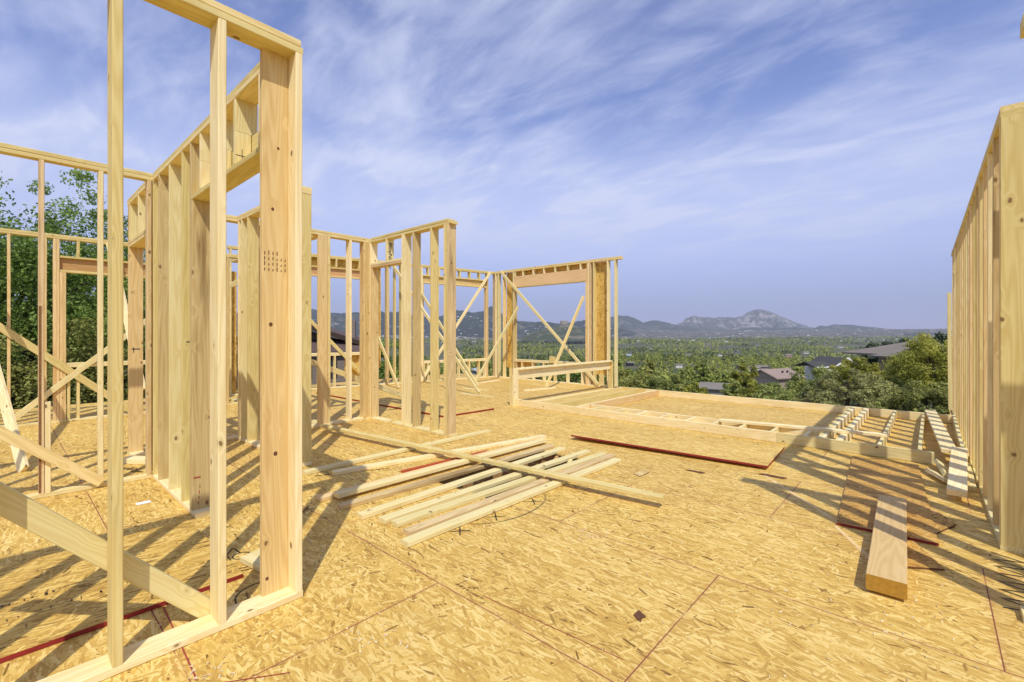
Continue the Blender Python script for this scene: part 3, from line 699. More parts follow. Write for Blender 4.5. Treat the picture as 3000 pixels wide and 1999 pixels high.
def fbm(x, y, seed=0, o=5):
    s = 0; a = .5
    for k in range(o): s = s + a * vnoise(x * 2 ** k, y * 2 ** k, seed + k); a *= .5
    return s
RS = [0, 17, 22, 30, 40, 60, 100, 200, 400, 800, 1500, 3000, 4500, 6000, 8000, 12000]
ZST = [-3.7, -3.7, -4.2, -5.3, -6.8, -9.5, -14.5, -25, -41, -55, -60, -55, -36, 14, 50, 60]
ZMI = [-3.5, -3.3, -2.9, -3.4, -4.0, -5.4, -9.5, -26, -46, -56, -60, -55, -36, 14, 50, 60]
def ground(x, y):
    x = np.asarray(x, float); y = np.asarray(y, float)
    f = x * FWD.x + y * FWD.y; l = x * RGT.x + y * RGT.y; r = np.hypot(x, y)
    a = np.where(f > 1, l / np.maximum(f, 1), np.where(l > 0, 2, -2))
    m = np.clip((a - .42) / .35, 0, 1); m = m * m * (3 - 2 * m)
    z = np.interp(r, RS, ZST) * (1 - m) + np.interp(r, RS, ZMI) * m
    z = np.where(f < 1, np.interp(r, RS, [-3.5, -3.3, -3, -2.5, -2, 0, 2] + [2] * 9), z)
    amp = np.interp(r, [0, 20, 60, 400, 2000, 5000, 12000], [0, .25, 1., 4., 9., 26., 40.])
    sc = np.interp(r, [0, 200, 2000, 9000], [12, 60, 320, 1300])
    n = fbm(x / 14., y / 14., 3) * np.clip(1 - r / 150, 0, 1) + fbm(x / 90. + 5, y / 90., 4) * np.clip(1 - np.abs(r - 400) / 700, 0, 1) + fbm(x / 700. + 9, y / 700., 5) * np.clip(r / 2500, 0, 1)
    return z + (n - .48) * amp * 1.6 + (fbm(x / 330. + 2, y / 330. + 8, 6, 3) - .44) * 34 * np.clip((r - 260) / 500, 0, 1) * np.clip((4200 - r) / 1500, 0, 1)
def mesh_np(name, V, Fq, mats=(), parent=None, smooth=False, tone=None, mi=None):
    me = bpy.data.meshes.new(name); V = np.asarray(V, np.float32); Fq = np.asarray(Fq, np.int32); k = Fq.shape[1]
    me.vertices.add(len(V)); me.vertices.foreach_set('co', V.ravel())
    me.loops.add(Fq.size); me.loops.foreach_set('vertex_index', Fq.ravel())
    me.polygons.add(len(Fq)); me.polygons.foreach_set('loop_start', np.arange(0, Fq.size, k, dtype=np.int32))
    try: me.polygons.foreach_set('loop_total', np.full(len(Fq), k, np.int32))
    except Exception: pass
    for m in mats: me.materials.append(m)
    if mi is not None: me.polygons.foreach_set('material_index', np.asarray(mi, np.int32))
    if tone is not None: me.attributes.new('tone', 'FLOAT', 'POINT').data.foreach_set('value', np.asarray(tone, np.float32))
    me.update(calc_edges=True)
    if smooth: me.shade_smooth()
    return me
def grid_faces(nr, nc, wrap=False):
    i, j = np.meshgrid(np.arange(nr - 1), np.arange(nc if wrap else nc - 1), indexing='ij'); j2 = (j + 1) % nc
    return np.stack([i * nc + j, i * nc + j2, (i + 1) * nc + j2, (i + 1) * nc + j], -1).reshape(-1, 4)

def ground_mat():
    m, t, b = mat("dry_hill_ground"); P = t.a('ShaderNodeNewGeometry').outputs['Position']
    n1 = t.noise(P, .035, 6., .65); n2 = t.noise(P, .9, 5., .65); n3 = t.noise(P, .0025, 5., .6)
    c = t.ramp(n2, [(.3, (.075, .075, .035)), (.5, (.15, .125, .07)), (.72, (.27, .22, .14))])
    c = t.mix(t.sstep(n1, .40, .56), c, (.07, .09, .03))
    far = t.a('ShaderNodeVectorMath', {0: P}, operation='LENGTH').outputs['Value']
    spk = t.noise(P, .018, 4., .7)
    town = t.mix(t.sstep(spk, .46, .58), (.055, .07, .04), (.24, .20, .15))
    c = t.mix(t.sstep(far, 2500., 4200.), c, town)
    t.l.new(c, b.inputs['Base Color']); b.inputs['Roughness'].default_value = .95
    return m
az = np.concatenate([np.linspace(-58, 58, 380), np.linspace(60, 300, 60)]) ; az = np.radians(az)
rr = np.concatenate([[0.5], np.geomspace(6, 11500, 150)])
A, Rr = np.meshgrid(az, rr, indexing='xy')
GX = Rr * (np.sin(A) * RGT.x + np.cos(A) * FWD.x); GY = Rr * (np.sin(A) * RGT.y + np.cos(A) * FWD.y)
V = np.stack([GX, GY, ground(GX, GY)], -1).reshape(-1, 3)
g = link(bpy.data.objects.new("ground", mesh_np("ground", V, grid_faces(len(rr), len(az), True)[:, ::-1], [ground_mat()], smooth=True))); tag(g, kind='structure')

def rock_mat(name, green, rock, amount, scale):
    m, t, b = mat(name); P = t.a('ShaderNodeNewGeometry').outputs['Position']
    n = t.noise(P, scale, 7., .68); n2 = t.noise(P, scale * .18, 4.)
    f = t.m('ADD', t.m('MULTIPLY', n, .75), t.m('MULTIPLY', n2, .35))
    c = t.mix(t.sstep(f, amount - .05, amount + .07), green, rock)
    t.l.new(c, b.inputs['Base Color']); b.inputs['Roughness'].default_value = .95
    return m
def ridge(name, sky_, dist, half, m, base, rough=1., seed=1, step=2.2, nt=34):
    """a mountain with its own depth: skyline heights by bearing, slopes falling to both sides"""
    us = np.arange(sky_[0][0], sky_[-1][0] + .1, step); v = np.interp(us, [p[0] for p in sky_], [p[1] for p in sky_])
    hz = 1.5 + (977 - v) / 1358. * dist
    hz = hz + (fbm(us / 6., us * 0 + seed, seed, 4) - .48) * rough * dist * .0026
    tt = np.linspace(-1, 1, nt); a = (us - 1500) / 1358.
    T, Ac = np.meshgrid(tt, a, indexing='ij'); Hz = np.broadcast_to(hz, T.shape)
    D = dist + T * half; gul = fbm(Ac * dist / 330. + T * .35, T * 2.4 + seed * 3, seed + 7, 5) - .48
    prof = 1 - np.abs(T) ** 1.25
    Z = base + (Hz - base) * prof + gul * (Hz - base + 25) * 1.15 * rough * np.clip(np.abs(T) * 4, 0, 1) * (1 - np.abs(T) ** 6)
    X = D * (RGT.x * Ac + FWD.x); Y = D * (RGT.y * Ac + FWD.y)
    V = np.stack([X, Y, Z], -1).reshape(-1, 3)
    o = link(bpy.data.objects.new(name, mesh_np(name, V, grid_faces(nt, len(us))[:, ::-1], [m], smooth=True))); o["kind"] = "structure"; return V
GRAN = rock_mat("granite_mountain_rock", (.10, .105, .075), (.36, .325, .285), .56, .006)
HILL = rock_mat("scrub_hill", (.05, .062, .034), (.17, .15, .105), .60, .008)
DARK = rock_mat("dark_forest_hill", (.032, .042, .024), (.15, .13, .10), .63, .010)
ridge("granite_mountain", [(1960, 962), (1991, 951), (2012, 938), (2034, 930), (2062, 928), (2095, 931), (2127, 929), (2150, 930), (2174, 927), (2192, 916), (2205, 912), (2221, 911), (2237, 914), (2249, 919), (2262, 918), (2272, 920), (2290, 927), (2305, 934), (2330, 944), (2352, 951), (2380, 960), (2420, 972), (2470, 986)], 9600, 1300, GRAN, 60, 1.2, 3, 1.5, 44)
ridge("mountains", [(1700, 948), (1760, 938), (1790, 930), (1812, 926), (1837, 926), (1860, 933), (1884, 945), (1921, 938), (1950, 944), (1985, 953), (2040, 962), (2150, 968)], 8800, 900, HILL, 50, .8, 5)
ridge("mountains", [(2120, 972), (2200, 958), (2260, 962), (2330, 960), (2380, 966), (2392, 959), (2403, 953.5), (2418, 957), (2445, 950), (2470, 952), (2492, 952), (2548, 958), (2600, 964), (2641, 968), (2688, 972), (2740, 976), (2777, 980), (2900, 984), (3100, 986)], 8200, 800, HILL, 45, .6, 9)
LEFTV = ridge("hills", [(200, 905), (500, 925), (720, 915), (860, 903), (915, 905), (940, 912), (960, 916), (1000, 917), (1060, 915), (1120, 921), (1170, 922), (1200, 927), (1250, 928), (1290, 926), (1330, 916), (1345, 914), (1362, 911), (1385, 915), (1410, 911), (1426, 908), (1431, 899), (1436, 896), (1447, 896), (1456, 899), (1464, 908), (1472, 922), (1490, 935), (1520, 943), (1560, 944), (1600, 943), (1640, 948), (1690, 941), (1720, 938), (1760, 948), (1800, 957), (1850, 972), (1900, 988), (1960, 1004)], 5600, 1300, DARK, -48, .9, 13, 1.6, 44)
HIL2 = rock_mat("wooded_hill", (.055, .07, .032), (.20, .17, .12), .60, .035)
ridge("hills", [(1530, 985), (1580, 966), (1620, 957), (1650, 949), (1672, 950), (1700, 962), (1760, 975), (1800, 985)], 2700, 260, HIL2, -40, .6, 17)
ridge("hills", [(2560, 990), (2640, 980), (2700, 974), (2760, 977), (2860, 980), (2960, 975), (3100, 990)], 4200, 500, DARK, -30, .6, 19)

# ------------------------------------------------------------------ plants
def foliage(name, dark, mid, light, transl=.25):
    m = bpy.data.materials.new(name); m.use_nodes = True; t = NT(m.node_tree); t.n.clear()
    at_ = t.a('ShaderNodeAttribute', attribute_name='tone').outputs['Fac']
    oi = t.a('ShaderNodeObjectInfo').outputs['Random']
    f = t.m('ADD', at_, t.m('MULTIPLY', t.m('SUBTRACT', oi, .5), .22))
    c = t.ramp(f, [(.08, dark), (.5, mid), (.92, light)])
    d_ = t.a('ShaderNodeBsdfPrincipled', {'Base Color': c, 'Roughness': .6, 'Specular IOR Level': .3}); tr = t.a('ShaderNodeBsdfTranslucent', {'Color': c})
    mx = t.a('ShaderNodeMixShader', {0: transl, 1: d_.outputs[0], 2: tr.outputs[0]})
    t.l.new(mx.outputs[0], t.a('ShaderNodeOutputMaterial').inputs[0]); return m
FPINE = foliage("pine_needles", (0.084, 0.112, 0.022), (0.246, 0.297, 0.056), (0.459, 0.482, 0.106))
FJUN = foliage("juniper_sprays", (0.146, 0.162, 0.025), (0.358, 0.358, 0.056), (0.582, 0.560, 0.101), .45)
FJUG = foliage("green_juniper", (.12, .135, .030), (.31, .315, .075), (.50, .49, .13), .4)
FOAK = foliage("oak_scrub", (0.130, 0.163, 0.042), (0.305, 0.345, 0.091), (0.546, 0.559, 0.156), .42)
FGRY = foliage("grey_green_scrub", (0.175, 0.175, 0.062), (0.344, 0.338, 0.119), (0.537, 0.512, 0.175), .4)
FLEAF = foliage("broad_leaves", (0.084, 0.144, 0.024), (0.222, 0.330, 0.060), (0.420, 0.528, 0.120), .4)
FBLU = foliage("blue_green_conifer", (.05, .08, .045), (.115, .155, .085), (.19, .22, .12))
BRK = plain("tree_bark", (.075, .055, .042), .95, .45, 9.); BRKG = plain("grey_dead_wood", (.26, .23, .20), .95, .3, 9.)

def leaves(ctr, rad, per, size, g, asp=1.7, squash=.8, up=.35):
    """leaf-size quads scattered through clumps; returns verts (4N,3) and a tone per vertex"""
    ctr = np.asarray(ctr, float); n = len(ctr) * per
    c = np.repeat(ctr, per, 0); r = np.repeat(np.asarray(rad, float), per)
    d = g.normal(size=(n, 3)); d /= np.linalg.norm(d, axis=1)[:, None]
    p = c + d * (r * g.random(n) ** .42)[:, None] * np.array([1, 1, squash])
    nrm = d * .8 + g.normal(size=(n, 3)) * .45 + np.array([0, 0, up]); nrm /= np.linalg.norm(nrm, axis=1)[:, None]
    t_ = np.cross(nrm, g.normal(size=(n, 3))); t_ /= np.linalg.norm(t_, axis=1)[:, None] + 1e-9; b_ = np.cross(nrm, t_)
    s = size * g.uniform(.55, 1.35, n)[:, None]
    V = np.stack([p - t_ * s * asp, p - b_ * s, p + t_ * s * asp, p + b_ * s], 1)
    ct = np.repeat(g.uniform(.12, .88, len(ctr)), per)
    tone = np.clip(ct * .55 + g.random(n) * .5, 0, 1)
    return V.reshape(-1, 3), np.repeat(tone, 4)
def tube(pts, rads, k=7):
    V = []; F_ = []
    for i, (p, r) in enumerate(zip(pts, rads)):
        p = Vector(p); q = Vector(pts[min(i + 1, len(pts) - 1)]) - Vector(pts[max(i - 1, 0)]); q.normalize()
        u = q.orthogonal().normalized(); v = q.cross(u)
        V += [tuple(p + (u * math.cos(6.283 * j / k) + v * math.sin(6.283 * j / k)) * r) for j in range(k)]
    for i in range(len(pts) - 1):
        for j in range(k):
            F_.append((i * k + j, i * k + (j + 1) % k, (i + 1) * k + (j + 1) % k, (i + 1) * k + j))
    return V, F_
def limbs(name, tubes_, m, parent):
    V, F_ = [], []
    for pts, rads in tubes_:
        a, b_ = tube(pts, rads); k = len(V); V += a; F_ += [tuple(q + k for q in f) for f in b_]
    return mesh_obj(name, V, F_, m, parent, True)
def branchy(h, spread, n, g, r0, z0=.15, curve=.25):
    out = [([(0, 0, -.4), (g.normal() * .05 * h, g.normal() * .05 * h, h * .4), (g.normal() * .07 * h, g.normal() * .07 * h, h * .85)], [r0, r0 * .7, r0 * .2])]
    for i in range(n):
        z = h * g.uniform(z0, .7); an = g.uniform(0, 6.28); L = spread * g.uniform(.5, .95); ux, uy = math.cos(an), math.sin(an)
        out.append(([(0, 0, z), (ux * L * .5, uy * L * .5, z + L * g.uniform(.15, .5)), (ux * L, uy * L, z + L * g.uniform(.3, .9))], [r0 * .45, r0 * .28, r0 * .07]))
    return out
def crown_pts(kind, h, w_, n, g):
    """clump centres and radii for a crown of height h and width w_"""
    if kind == 'pine':
        z = h * (.22 + .76 * g.random(n) ** .85); k = np.clip(1.08 - (z / h), 0.05, 1) ** .7 * np.clip((z / h) / .3, .45, 1)
        an = g.uniform(0, 6.283, n); q = np.sqrt(g.random(n)) * k * w_ / 2
        return np.stack([np.cos(an) * q, np.sin(an) * q, z], -1), w_ * .13 * g.uniform(.7, 1.3, n) * (.5 + k * .6)
    d = g.normal(size=(n, 3)); d /= np.linalg.norm(d, axis=1)[:, None]
    lob = 1 + .22 * np.sin(3 * np.arctan2(d[:, 1], d[:, 0]) + g.uniform(0, 6)) + .18 * np.sin(4.3 * d[:, 2] + g.uniform(0, 6))
    q = (.60 + .38 * g.random(n) ** .6) * lob
    zc = .56 if kind == 'round' else .5
    p = np.stack([d[:, 0] * q * w_ / 2, d[:, 1] * q * w_ / 2, h * zc + d[:, 2] * q * h * (.46 if kind == 'round' else .5)], -1)
    p[:, 2] = np.maximum(p[:, 2], h * .06)
    return p, min(w_, h) * .13 * g.uniform(.6, 1.35, n)
def plant(name, label, cat, a, dist, top, width, kind, fol, n, per, size, seed, group=None, bare=0, base=None, trunk_r=None):
    """tree or bush at bearing a and forward distance; top is the height of its tip above the deck"""
    x, y = at(a, dist); gz = float(ground(x, y)) if base is None else base
    h = max(.6, top - gz); g = np.random.default_rng(seed)
    e = empty(name, (x, y, gz), label, cat, group); e['kind'] = 'thing'
    c, r = crown_pts(kind, h, width, n, g); V, t_ = leaves(c, r, per, size, g)
    cr = link(bpy.data.objects.new("crown", mesh_np("crown", V, np.arange(len(V)).reshape(-1, 4), [fol], tone=t_)), e)
    limbs("trunk", branchy(h, width * .5, 7 + bare, g, trunk_r or max(.035, h * .022)), BRK, e)
    return e
P_ = lambda u: (u - 1500) / 1358.
ZT = lambda v, d_: 1.5 + (977 - v) / 1358. * d_
# the slope to the right, beyond the deck
plant("juniper_tree", "tall yellow-green juniper beside the right wall, in front of the big house", "tree", P_(2735), 38, ZT(984, 38), 5.2, 'round', FJUN, 170, 200, .05, 21)
plant("juniper_bush", "round dark juniper bush below the tall yellow-green juniper", "bush", P_(2712), 23, ZT(1118, 23), 3.0, 'bush', FJUG, 130, 190, .034, 22)
plant("scrub_bush", "large olive scrub bush with brown twigs left of the bare slope", "bush", P_(2478), 29, ZT(1098, 29), 4.4, 'bush', FGRY, 120, 150, .04, 23, bare=14)
SB = "scrub bushes on the slope"
for (u, d_, v, w_, k, f, lab, sd) in [
    (2392, 33, 1082, 3.2, 'round', FOAK, "bright green oak below the black-roofed house", 24), (2508, 46, 1056, 3.4, 'round', FJUN, "yellow-green tree between the two houses", 25),
    (2608, 50, 1098, 3.2, 'round', FJUG, "spreading dark green tree below the porch", 26), (2456, 56, 1076, 3.2, 'round', FJUN, "small yellow-green tree under the white gable", 27),
    (2322, 30, 1140, 3.0, 'bush', FOAK, "low green bush above the flat frame's middle", 28), (2256, 33, 1128, 2.6, 'bush', FOAK, "low green bush left of the middle bush", 29),
    (2205, 34, 1112, 2.2, 'bush', FJUN, "rusty green bush below the pink roof", 30), (2385, 26, 1140, 2.2, 'bush', FGRY, "low blue-green bush close behind the rear edge", 31),
    (2590, 27, 1170, 1.6, 'bush', FOAK, "small green shrub on the bare slope", 32), (2570, 38, 1105, 2.6, 'bush', FGRY, "twiggy shrub above the bare slope", 33),
    (2650, 42, 1100, 2.6, 'bush', FOAK, "dark shrub behind the tall juniper's left side", 34), (2150, 44, 1130, 2.4, 'bush', FOAK, "bush right of the small grey gable", 35),
    (2270, 48, 1122, 3.0, 'round', FOAK, "green tree in front of the pink roof", 36), (2352, 42, 1112, 2.6, 'round', FJUG, "dark tree right of the pink roof", 37),
    (2040, 46, 1136, 2.6, 'bush', FJUN, "yellow-green bush left of the small grey gable", 38), (2180, 52, 1078, 3.2, 'round', FJUN, "young yellow-green tree left of the pink roof", 39),
    (1985, 52, 1112, 3.6, 'round', FOAK, "green oak in the left part of the slope", 40), (1920, 56, 1092, 4.2, 'round', FOAK, "oak just right of the last far stud", 41), (1850, 56, 1085, 4.0, 'round', FJUG, "dark tree right beside the last far stud", 42),
    (1770, 52, 1092, 4.2, 'round', FOAK, "tree behind the right end of the widest window", 43), (1690, 52, 1078, 4.2, 'round', FLEAF, "green tree behind the middle of the widest window", 44), (1600, 50, 1082, 4., 'round', FOAK, "tree behind the left part of the widest window", 45),
    (1530, 46, 1075, 3.6, 'round', FJUG, "dark tree behind the left jamb of the widest window", 46), (1340, 46, 1072, 4.6, 'round', FOAK, "oak behind the right window of the angled wall", 47), (1270, 38, 1062, 3.2, 'bush', FLEAF, "bush at the left of the angled wall's right window", 48),
    (1195, 27, 1045, 2.7, 'bush', FLEAF, "leafy bush behind the parallel braces", 49), (1135, 25, 1012, 2.7, 'bush', FLEAF, "leafy bush right of the brown house", 50), (1010, 22, 1118, .8, 'bush', FLEAF, "tiny shrub at the wall of the brown house", 51), (1445, 40, 1082, 3., 'bush', FOAK, "bush behind the far corner studs", 52)]:
    plant("scrub_tree" if k == 'round' else "scrub_bush", lab, "tree" if k == 'round' else "bush", P_(u), d_, ZT(v, d_), w_, k, f, 90, 110, .0013 * d_ + .006, sd, SB)
x, y = at(P_(2160), 34); gz = float(ground(x, y)); gg = np.random.default_rng(77)
db = empty("bare_shrub", (x, y, gz), "leafless grey-brown shrub among the green bushes", "bush"); db['kind'] = 'thing'
limbs("twigs", [([(0, 0, -.2), (gg.normal() * .2, gg.normal() * .2, 1.), (gg.normal() * .65, gg.normal() * .65, gg.uniform(1.4, 3.0))], [.05, .028, .006]) for i in range(46)], BRKG, db)
# trees crowding the left side
LT = "trees behind the left outer wall"
for (u, d_, v, w_, k, f, lab, sd, n) in [
    (20, 15, 562, 6.6, 'round', FLEAF, "tallest leafy tree at the left edge with a broken black trunk", 60, 230), (235, 19, 625, 4.4, 'round', FLEAF, "leafy tree rising above the orange window header", 61, 170),
    (350, 20, 655, 4.0, 'round', FLEAF, "leafy tree behind the closet door frame", 62, 160), (470, 22, 760, 4.4, 'round', FLEAF, "lower leafy tree behind the tall doorway wall", 63, 150), (-170, 15, 600, 5., 'round', FLEAF, "leafy tree cut off by the left picture edge", 64, 120),
    (60, 13.2, 1010, 3.4, 'bush', FJUG, "dark juniper at the far left below the tallest tree", 65, 150), (190, 13.6, 985, 3.2, 'bush', FJUG, "dark juniper behind the left outer window", 66, 150), (310, 14.2, 960, 3.4, 'bush', FJUG, "dark juniper behind the crossed braces", 67, 150), (440, 15.5, 1010, 3.6, 'bush', FOAK, "olive bush behind the tall doorway wall", 68, 130), (-60, 12.6, 1040, 3., 'bush', FJUG, "juniper half outside the left picture edge", 69, 100),
    (560, 17.5, 1030, 3.0, 'bush', FOAK, "olive bush seen through the high doorway", 70, 110), (120, 16, 830, 4.6, 'round', FLEAF, "green tree filling the gap left of the orange header", 71, 190), (290, 16.5, 850, 4.4, 'round', FLEAF, "green tree filling the left outer window", 72, 190)]:
    plant("leafy_tree" if k == 'round' else "juniper_bush", lab, "tree" if k == 'round' else "bush", P_(u), d_, ZT(v, d_), w_, k, f, n, 190 if k == 'round' else 150, .036 if k == 'round' else .030, sd, LT, bare=8, trunk_r=.16 if k == 'round' else None)
x, y = at(P_(82), 13.4); gz = float(ground(x, y))
st = empty("dead_trunk", (x, y, gz), "black broken trunk with pale dead twigs at the left", "trunk"); st['kind'] = 'thing'
limbs("trunk", [([(0, 0, -.3), (.05, 0, 2.), (0, 0, 4.9)], [.2, .18, .16])], plain("charred_bark", (.02, .017, .015), .95, .4, 8.), st)
limbs("twigs", [([(0, 0, gg.uniform(2.4, 4.8)), (gg.normal() * .4, gg.normal() * .4, gg.uniform(2.6, 4.6)), (gg.normal() * .9, gg.normal() * .9, gg.uniform(2.6, 5.))], [.03, .018, .006]) for i in range(26)], BRKG, st)

# ------------------------------------------------------------------ the pine forest
VH = [(2017, 470, 1040, 11, 'w', "white house in the valley clearing"), (1830, 620, 1044, 22, 'b', "long blue metal building in the valley"), (1845, 330, 1065, 6, 'd', "dark-mouthed shed among the valley pines"), (1990, 300, 1072, 5, 'w', "small white house nearest in the valley"), (2045, 300, 1074, 6, 'w', "white house beside the valley lot"), (2175, 320, 1078, 7, 'p', "pink-walled house above the grey gable"), (2205, 330, 1080, 9, 'w', "bright white house right of the pink-walled one"), (2230, 340, 1076, 8, 'g', "grey-roofed house at the valley lot"), (2110, 520, 1040, 9, 'w', "white house among pines at mid valley"), (2160, 640, 1030, 9, 'g', "grey house among pines at mid valley"), (2310, 500, 1042, 10, 'p', "pink-roofed house at the right of the valley"), (2360, 560, 1033, 11, 'w', "white house above the charcoal roof"), (2460, 900, 1016, 16, 'w', "long white building above the two houses"), (1560, 420, 1050, 8, 'w', "white house glimpsed through the widest window"), (1480, 700, 1030, 9, 'g', "grey house glimpsed beside the far corner"), (1345, 600, 985 + 50, 9, 'g', "grey house glimpsed through the angled wall"), (2700 - 480, 1000, 1012, 12, 'w', "white house high in the pines"), (2075, 1100, 1010, 13, 'p', "pink house high in the pines"), (1905, 800, 1022, 10, 'w', "white house right of the far studs"), (1870, 1200, 1006, 12, 'g', "grey house near the top of the pines"), (960, 900, 958, 14, 'w', "white house on the dark hill at the left"), (1120, 1000, 985, 12, 'g', "grey house on the dark hill behind the braces")]
VHP = []
for u, d_, v, L, c, lab in VH:
    ds = np.geomspace(150, 2600, 300); xs_, ys_ = RGT.x * P_(u) * ds + FWD.x * ds, RGT.y * P_(u) * ds + FWD.y * ds
    vs_ = 977 - (ground(xs_, ys_) + 3.2 - 1.5) / ds * 1358.; VHP.append(float(ds[np.argmin(np.abs(vs_ - v))]))
def pine_proto(seed, n, per, size, h=10., w_=4.6):
    g = np.random.default_rng(seed); c, r = crown_pts('pine', h, w_, n, g); return leaves(c, r, per, size, g, 1.6, .7, .5)
near_p = [pine_proto(s, 46, 13, .26) for s in (1, 2, 3, 4, 5, 6)]
mid_p = [pine_proto(s, 22, 4, .62) for s in (11, 12, 13, 14, 15)]
far_p = [pine_proto(s, 12, 1, 1.5) for s in (21, 22, 23, 24, 25)]
def scatter(d0, d1, area):
    n = int(.5 * 1.85 * (d1 ** 2 - d0 ** 2) / area); d_ = np.sqrt(rng.uniform(d0 ** 2, d1 ** 2, n)); a = rng.uniform(-.8, 1.05, n)
    return a, d_
def clear(x, y, s=95., th=.60):
    k = fbm(x / s + 31, y / s + 7, 21, 4) < th; f = x * FWD.x + y * FWD.y; l = x * RGT.x + y * RGT.y
    for (u, _, v, L, c, lab), hd in zip(VH, VHP):       # yards: no trees on or right in front of the houses
        k &= ~((np.abs(l - P_(u) * f) < L * .9 + 4) & (f > hd - 60 - hd * .16) & (f < hd + 9))
    for u, hd, hw in ((2092, 66, 5), (2300, 88, 8), (2458, 105, 11), (2740, 72, 18)):
        k &= ~((np.abs(l - P_(u) * f) < hw) & (f < hd + 12))
    return k
a, d_ = scatter(60, 330, 52); k = ~((a > .44) & (d_ < 118)) & ~((a > .40) & (d_ < 95)); a, d_ = a[k], d_[k]
x, y = RGT.x * a * d_ + FWD.x * d_, RGT.y * a * d_ + FWD.y * d_; k = clear(x, y, 60., .60); x, y, d_ = x[k], y[k], d_[k]
o_ = np.argsort(d_); x, y, d_ = x[o_], y[o_], d_[o_]; z = ground(x, y)
NI = 285
pmesh = []
for i, (V, t_) in enumerate(near_p):
    pmesh.append(mesh_np("crown", V, np.arange(len(V)).reshape(-1, 4), [FPINE if i % 3 else FJUG], tone=t_))
tv, tf = tube([(0, 0, -.6), (0, 0, 4.), (0, 0, 9.)], [.17, .12, .04], 6)
tmesh = bpy.data.meshes.new("trunk"); tmesh.from_pydata(tv, [], tf); tmesh.materials.append(BRK)
for i in range(min(NI, len(x))):
    hs = rng.uniform(.62, 1.25) * (1 if d_[i] > 95 else .8); rz = rng.uniform(0, 6.28)
    e = empty("pine_tree", (x[i], y[i], z[i]), "green pine among many on the valley side below the deck", "tree", "pines on the valley side"); e['kind'] = 'thing'
    e.scale = (hs * rng.uniform(.85, 1.15), hs, hs); e.rotation_euler = (0, 0, rz)
    link(bpy.data.objects.new("crown", pmesh[i % 6]), e); link(bpy.data.objects.new("trunk", tmesh), e)
def forest(name, sets):
    VV, TT = [], []
    for protos, x, y, hs in sets:
        z = ground(x, y) - .3; pick = rng.integers(0, len(protos), len(x)); rz = rng.uniform(0, 6.283, len(x)); tn = rng.uniform(-.3, .2, len(x)) + (fbm(x / 140., y / 140., 41, 4) - .45) * 1.9
        for q, (V, t_) in enumerate(protos):
            s = np.where(pick == q)[0]
            if not len(s): continue
            c, sn = np.cos(rz[s])[:, None], np.sin(rz[s])[:, None]; sc = hs[s][:, None]
            X = (V[None, :, 0] * c - V[None, :, 1] * sn) * sc + x[s][:, None]; Y = (V[None, :, 0] * sn + V[None, :, 1] * c) * sc + y[s][:, None]
            Zz = V[None, :, 2] * sc + z[s][:, None]
            VV.append(np.stack([X, Y, Zz], -1).reshape(-1, 3)); TT.append(np.clip(t_[None] + tn[s][:, None], 0, 1).ravel())
    V = np.concatenate(VV); o = link(bpy.data.objects.new(name, mesh_np(name, V, np.arange(len(V)).reshape(-1, 4), [FPINE], tone=np.concatenate(TT))))
    return tag(o, "far pine forest filling the valley and the slopes beyond", "forest", kind='stuff')
sets = [(mid_p, x[NI:], y[NI:], rng.uniform(.6, 1.15, max(0, len(x) - NI)))] if len(x) > NI else []
for d0, d1, area, protos, s, th in ((330, 900, 115, mid_p, 120., .53), (900, 1900, 230, far_p, 190., .52), (1900, 3600, 520, far_p, 260., .52)):
    a, d_ = scatter(d0, d1, area); x, y = RGT.x * a * d_ + FWD.x * d_, RGT.y * a * d_ + FWD.y * d_
    k = clear(x, y, s, th); x, y, d_ = x[k], y[k], d_[k]
    sets.append((protos, x, y, rng.uniform(.6, 1.45, len(x)) * (1 if d0 < 1900 else 1.25)))
forest("forest", sets)

# ------------------------------------------------------------------ houses
def boxm(V, F_, x0, x1, y0, y1, z0, z1):
    k = len(V); V += [(a, b_, c) for c in (z0, z1) for b_ in (y0, y1) for a in (x0, x1)]
    F_ += [tuple(k + q for q in f) for f in ((0, 2, 3, 1), (4, 5, 7, 6), (0, 1, 5, 4), (2, 6, 7, 3), (0, 4, 6, 2), (1, 3, 7, 5))]
def part(name, boxes, m, parent):
    V, F_ = [], []
    for b_ in boxes: boxm(V, F_, *b_)
    return mesh_obj(name, V, F_, m, parent)
def gable_roof(name, L, Wd, z0, rise, th, m, parent, off=(0, 0), axis='x'):
    """pitched roof with real thickness, ridge along local x or y"""
    V, F_ = [], []
    pr = [(-Wd / 2, z0), (0, z0 + rise), (Wd / 2, z0), (Wd / 2, z0 + th), (0, z0 + rise + th * 1.15), (-Wd / 2, z0 + th)]
    for s in (-L / 2, L / 2):
        for y_, z_ in pr: V.append((s + off[0], y_ + off[1], z_) if axis == 'x' else (y_ + off[0], s + off[1], z_))
    for j in range(6): F_.append((j, (j + 1) % 6, 6 + (j + 1) % 6, 6 + j))
    F_ += [(0, 1, 4, 5), (1, 2, 3, 4), (6 + 5, 6 + 4, 6 + 1, 6), (6 + 4, 6 + 3, 6 + 2, 6 + 1)]
    o = mesh_obj(name, V, F_, m, parent); bm = bmesh.new(); bm.from_mesh(o.data); bmesh.ops.recalc_face_normals(bm, faces=bm.faces[:]); bm.to_mesh(o.data); bm.free(); return o
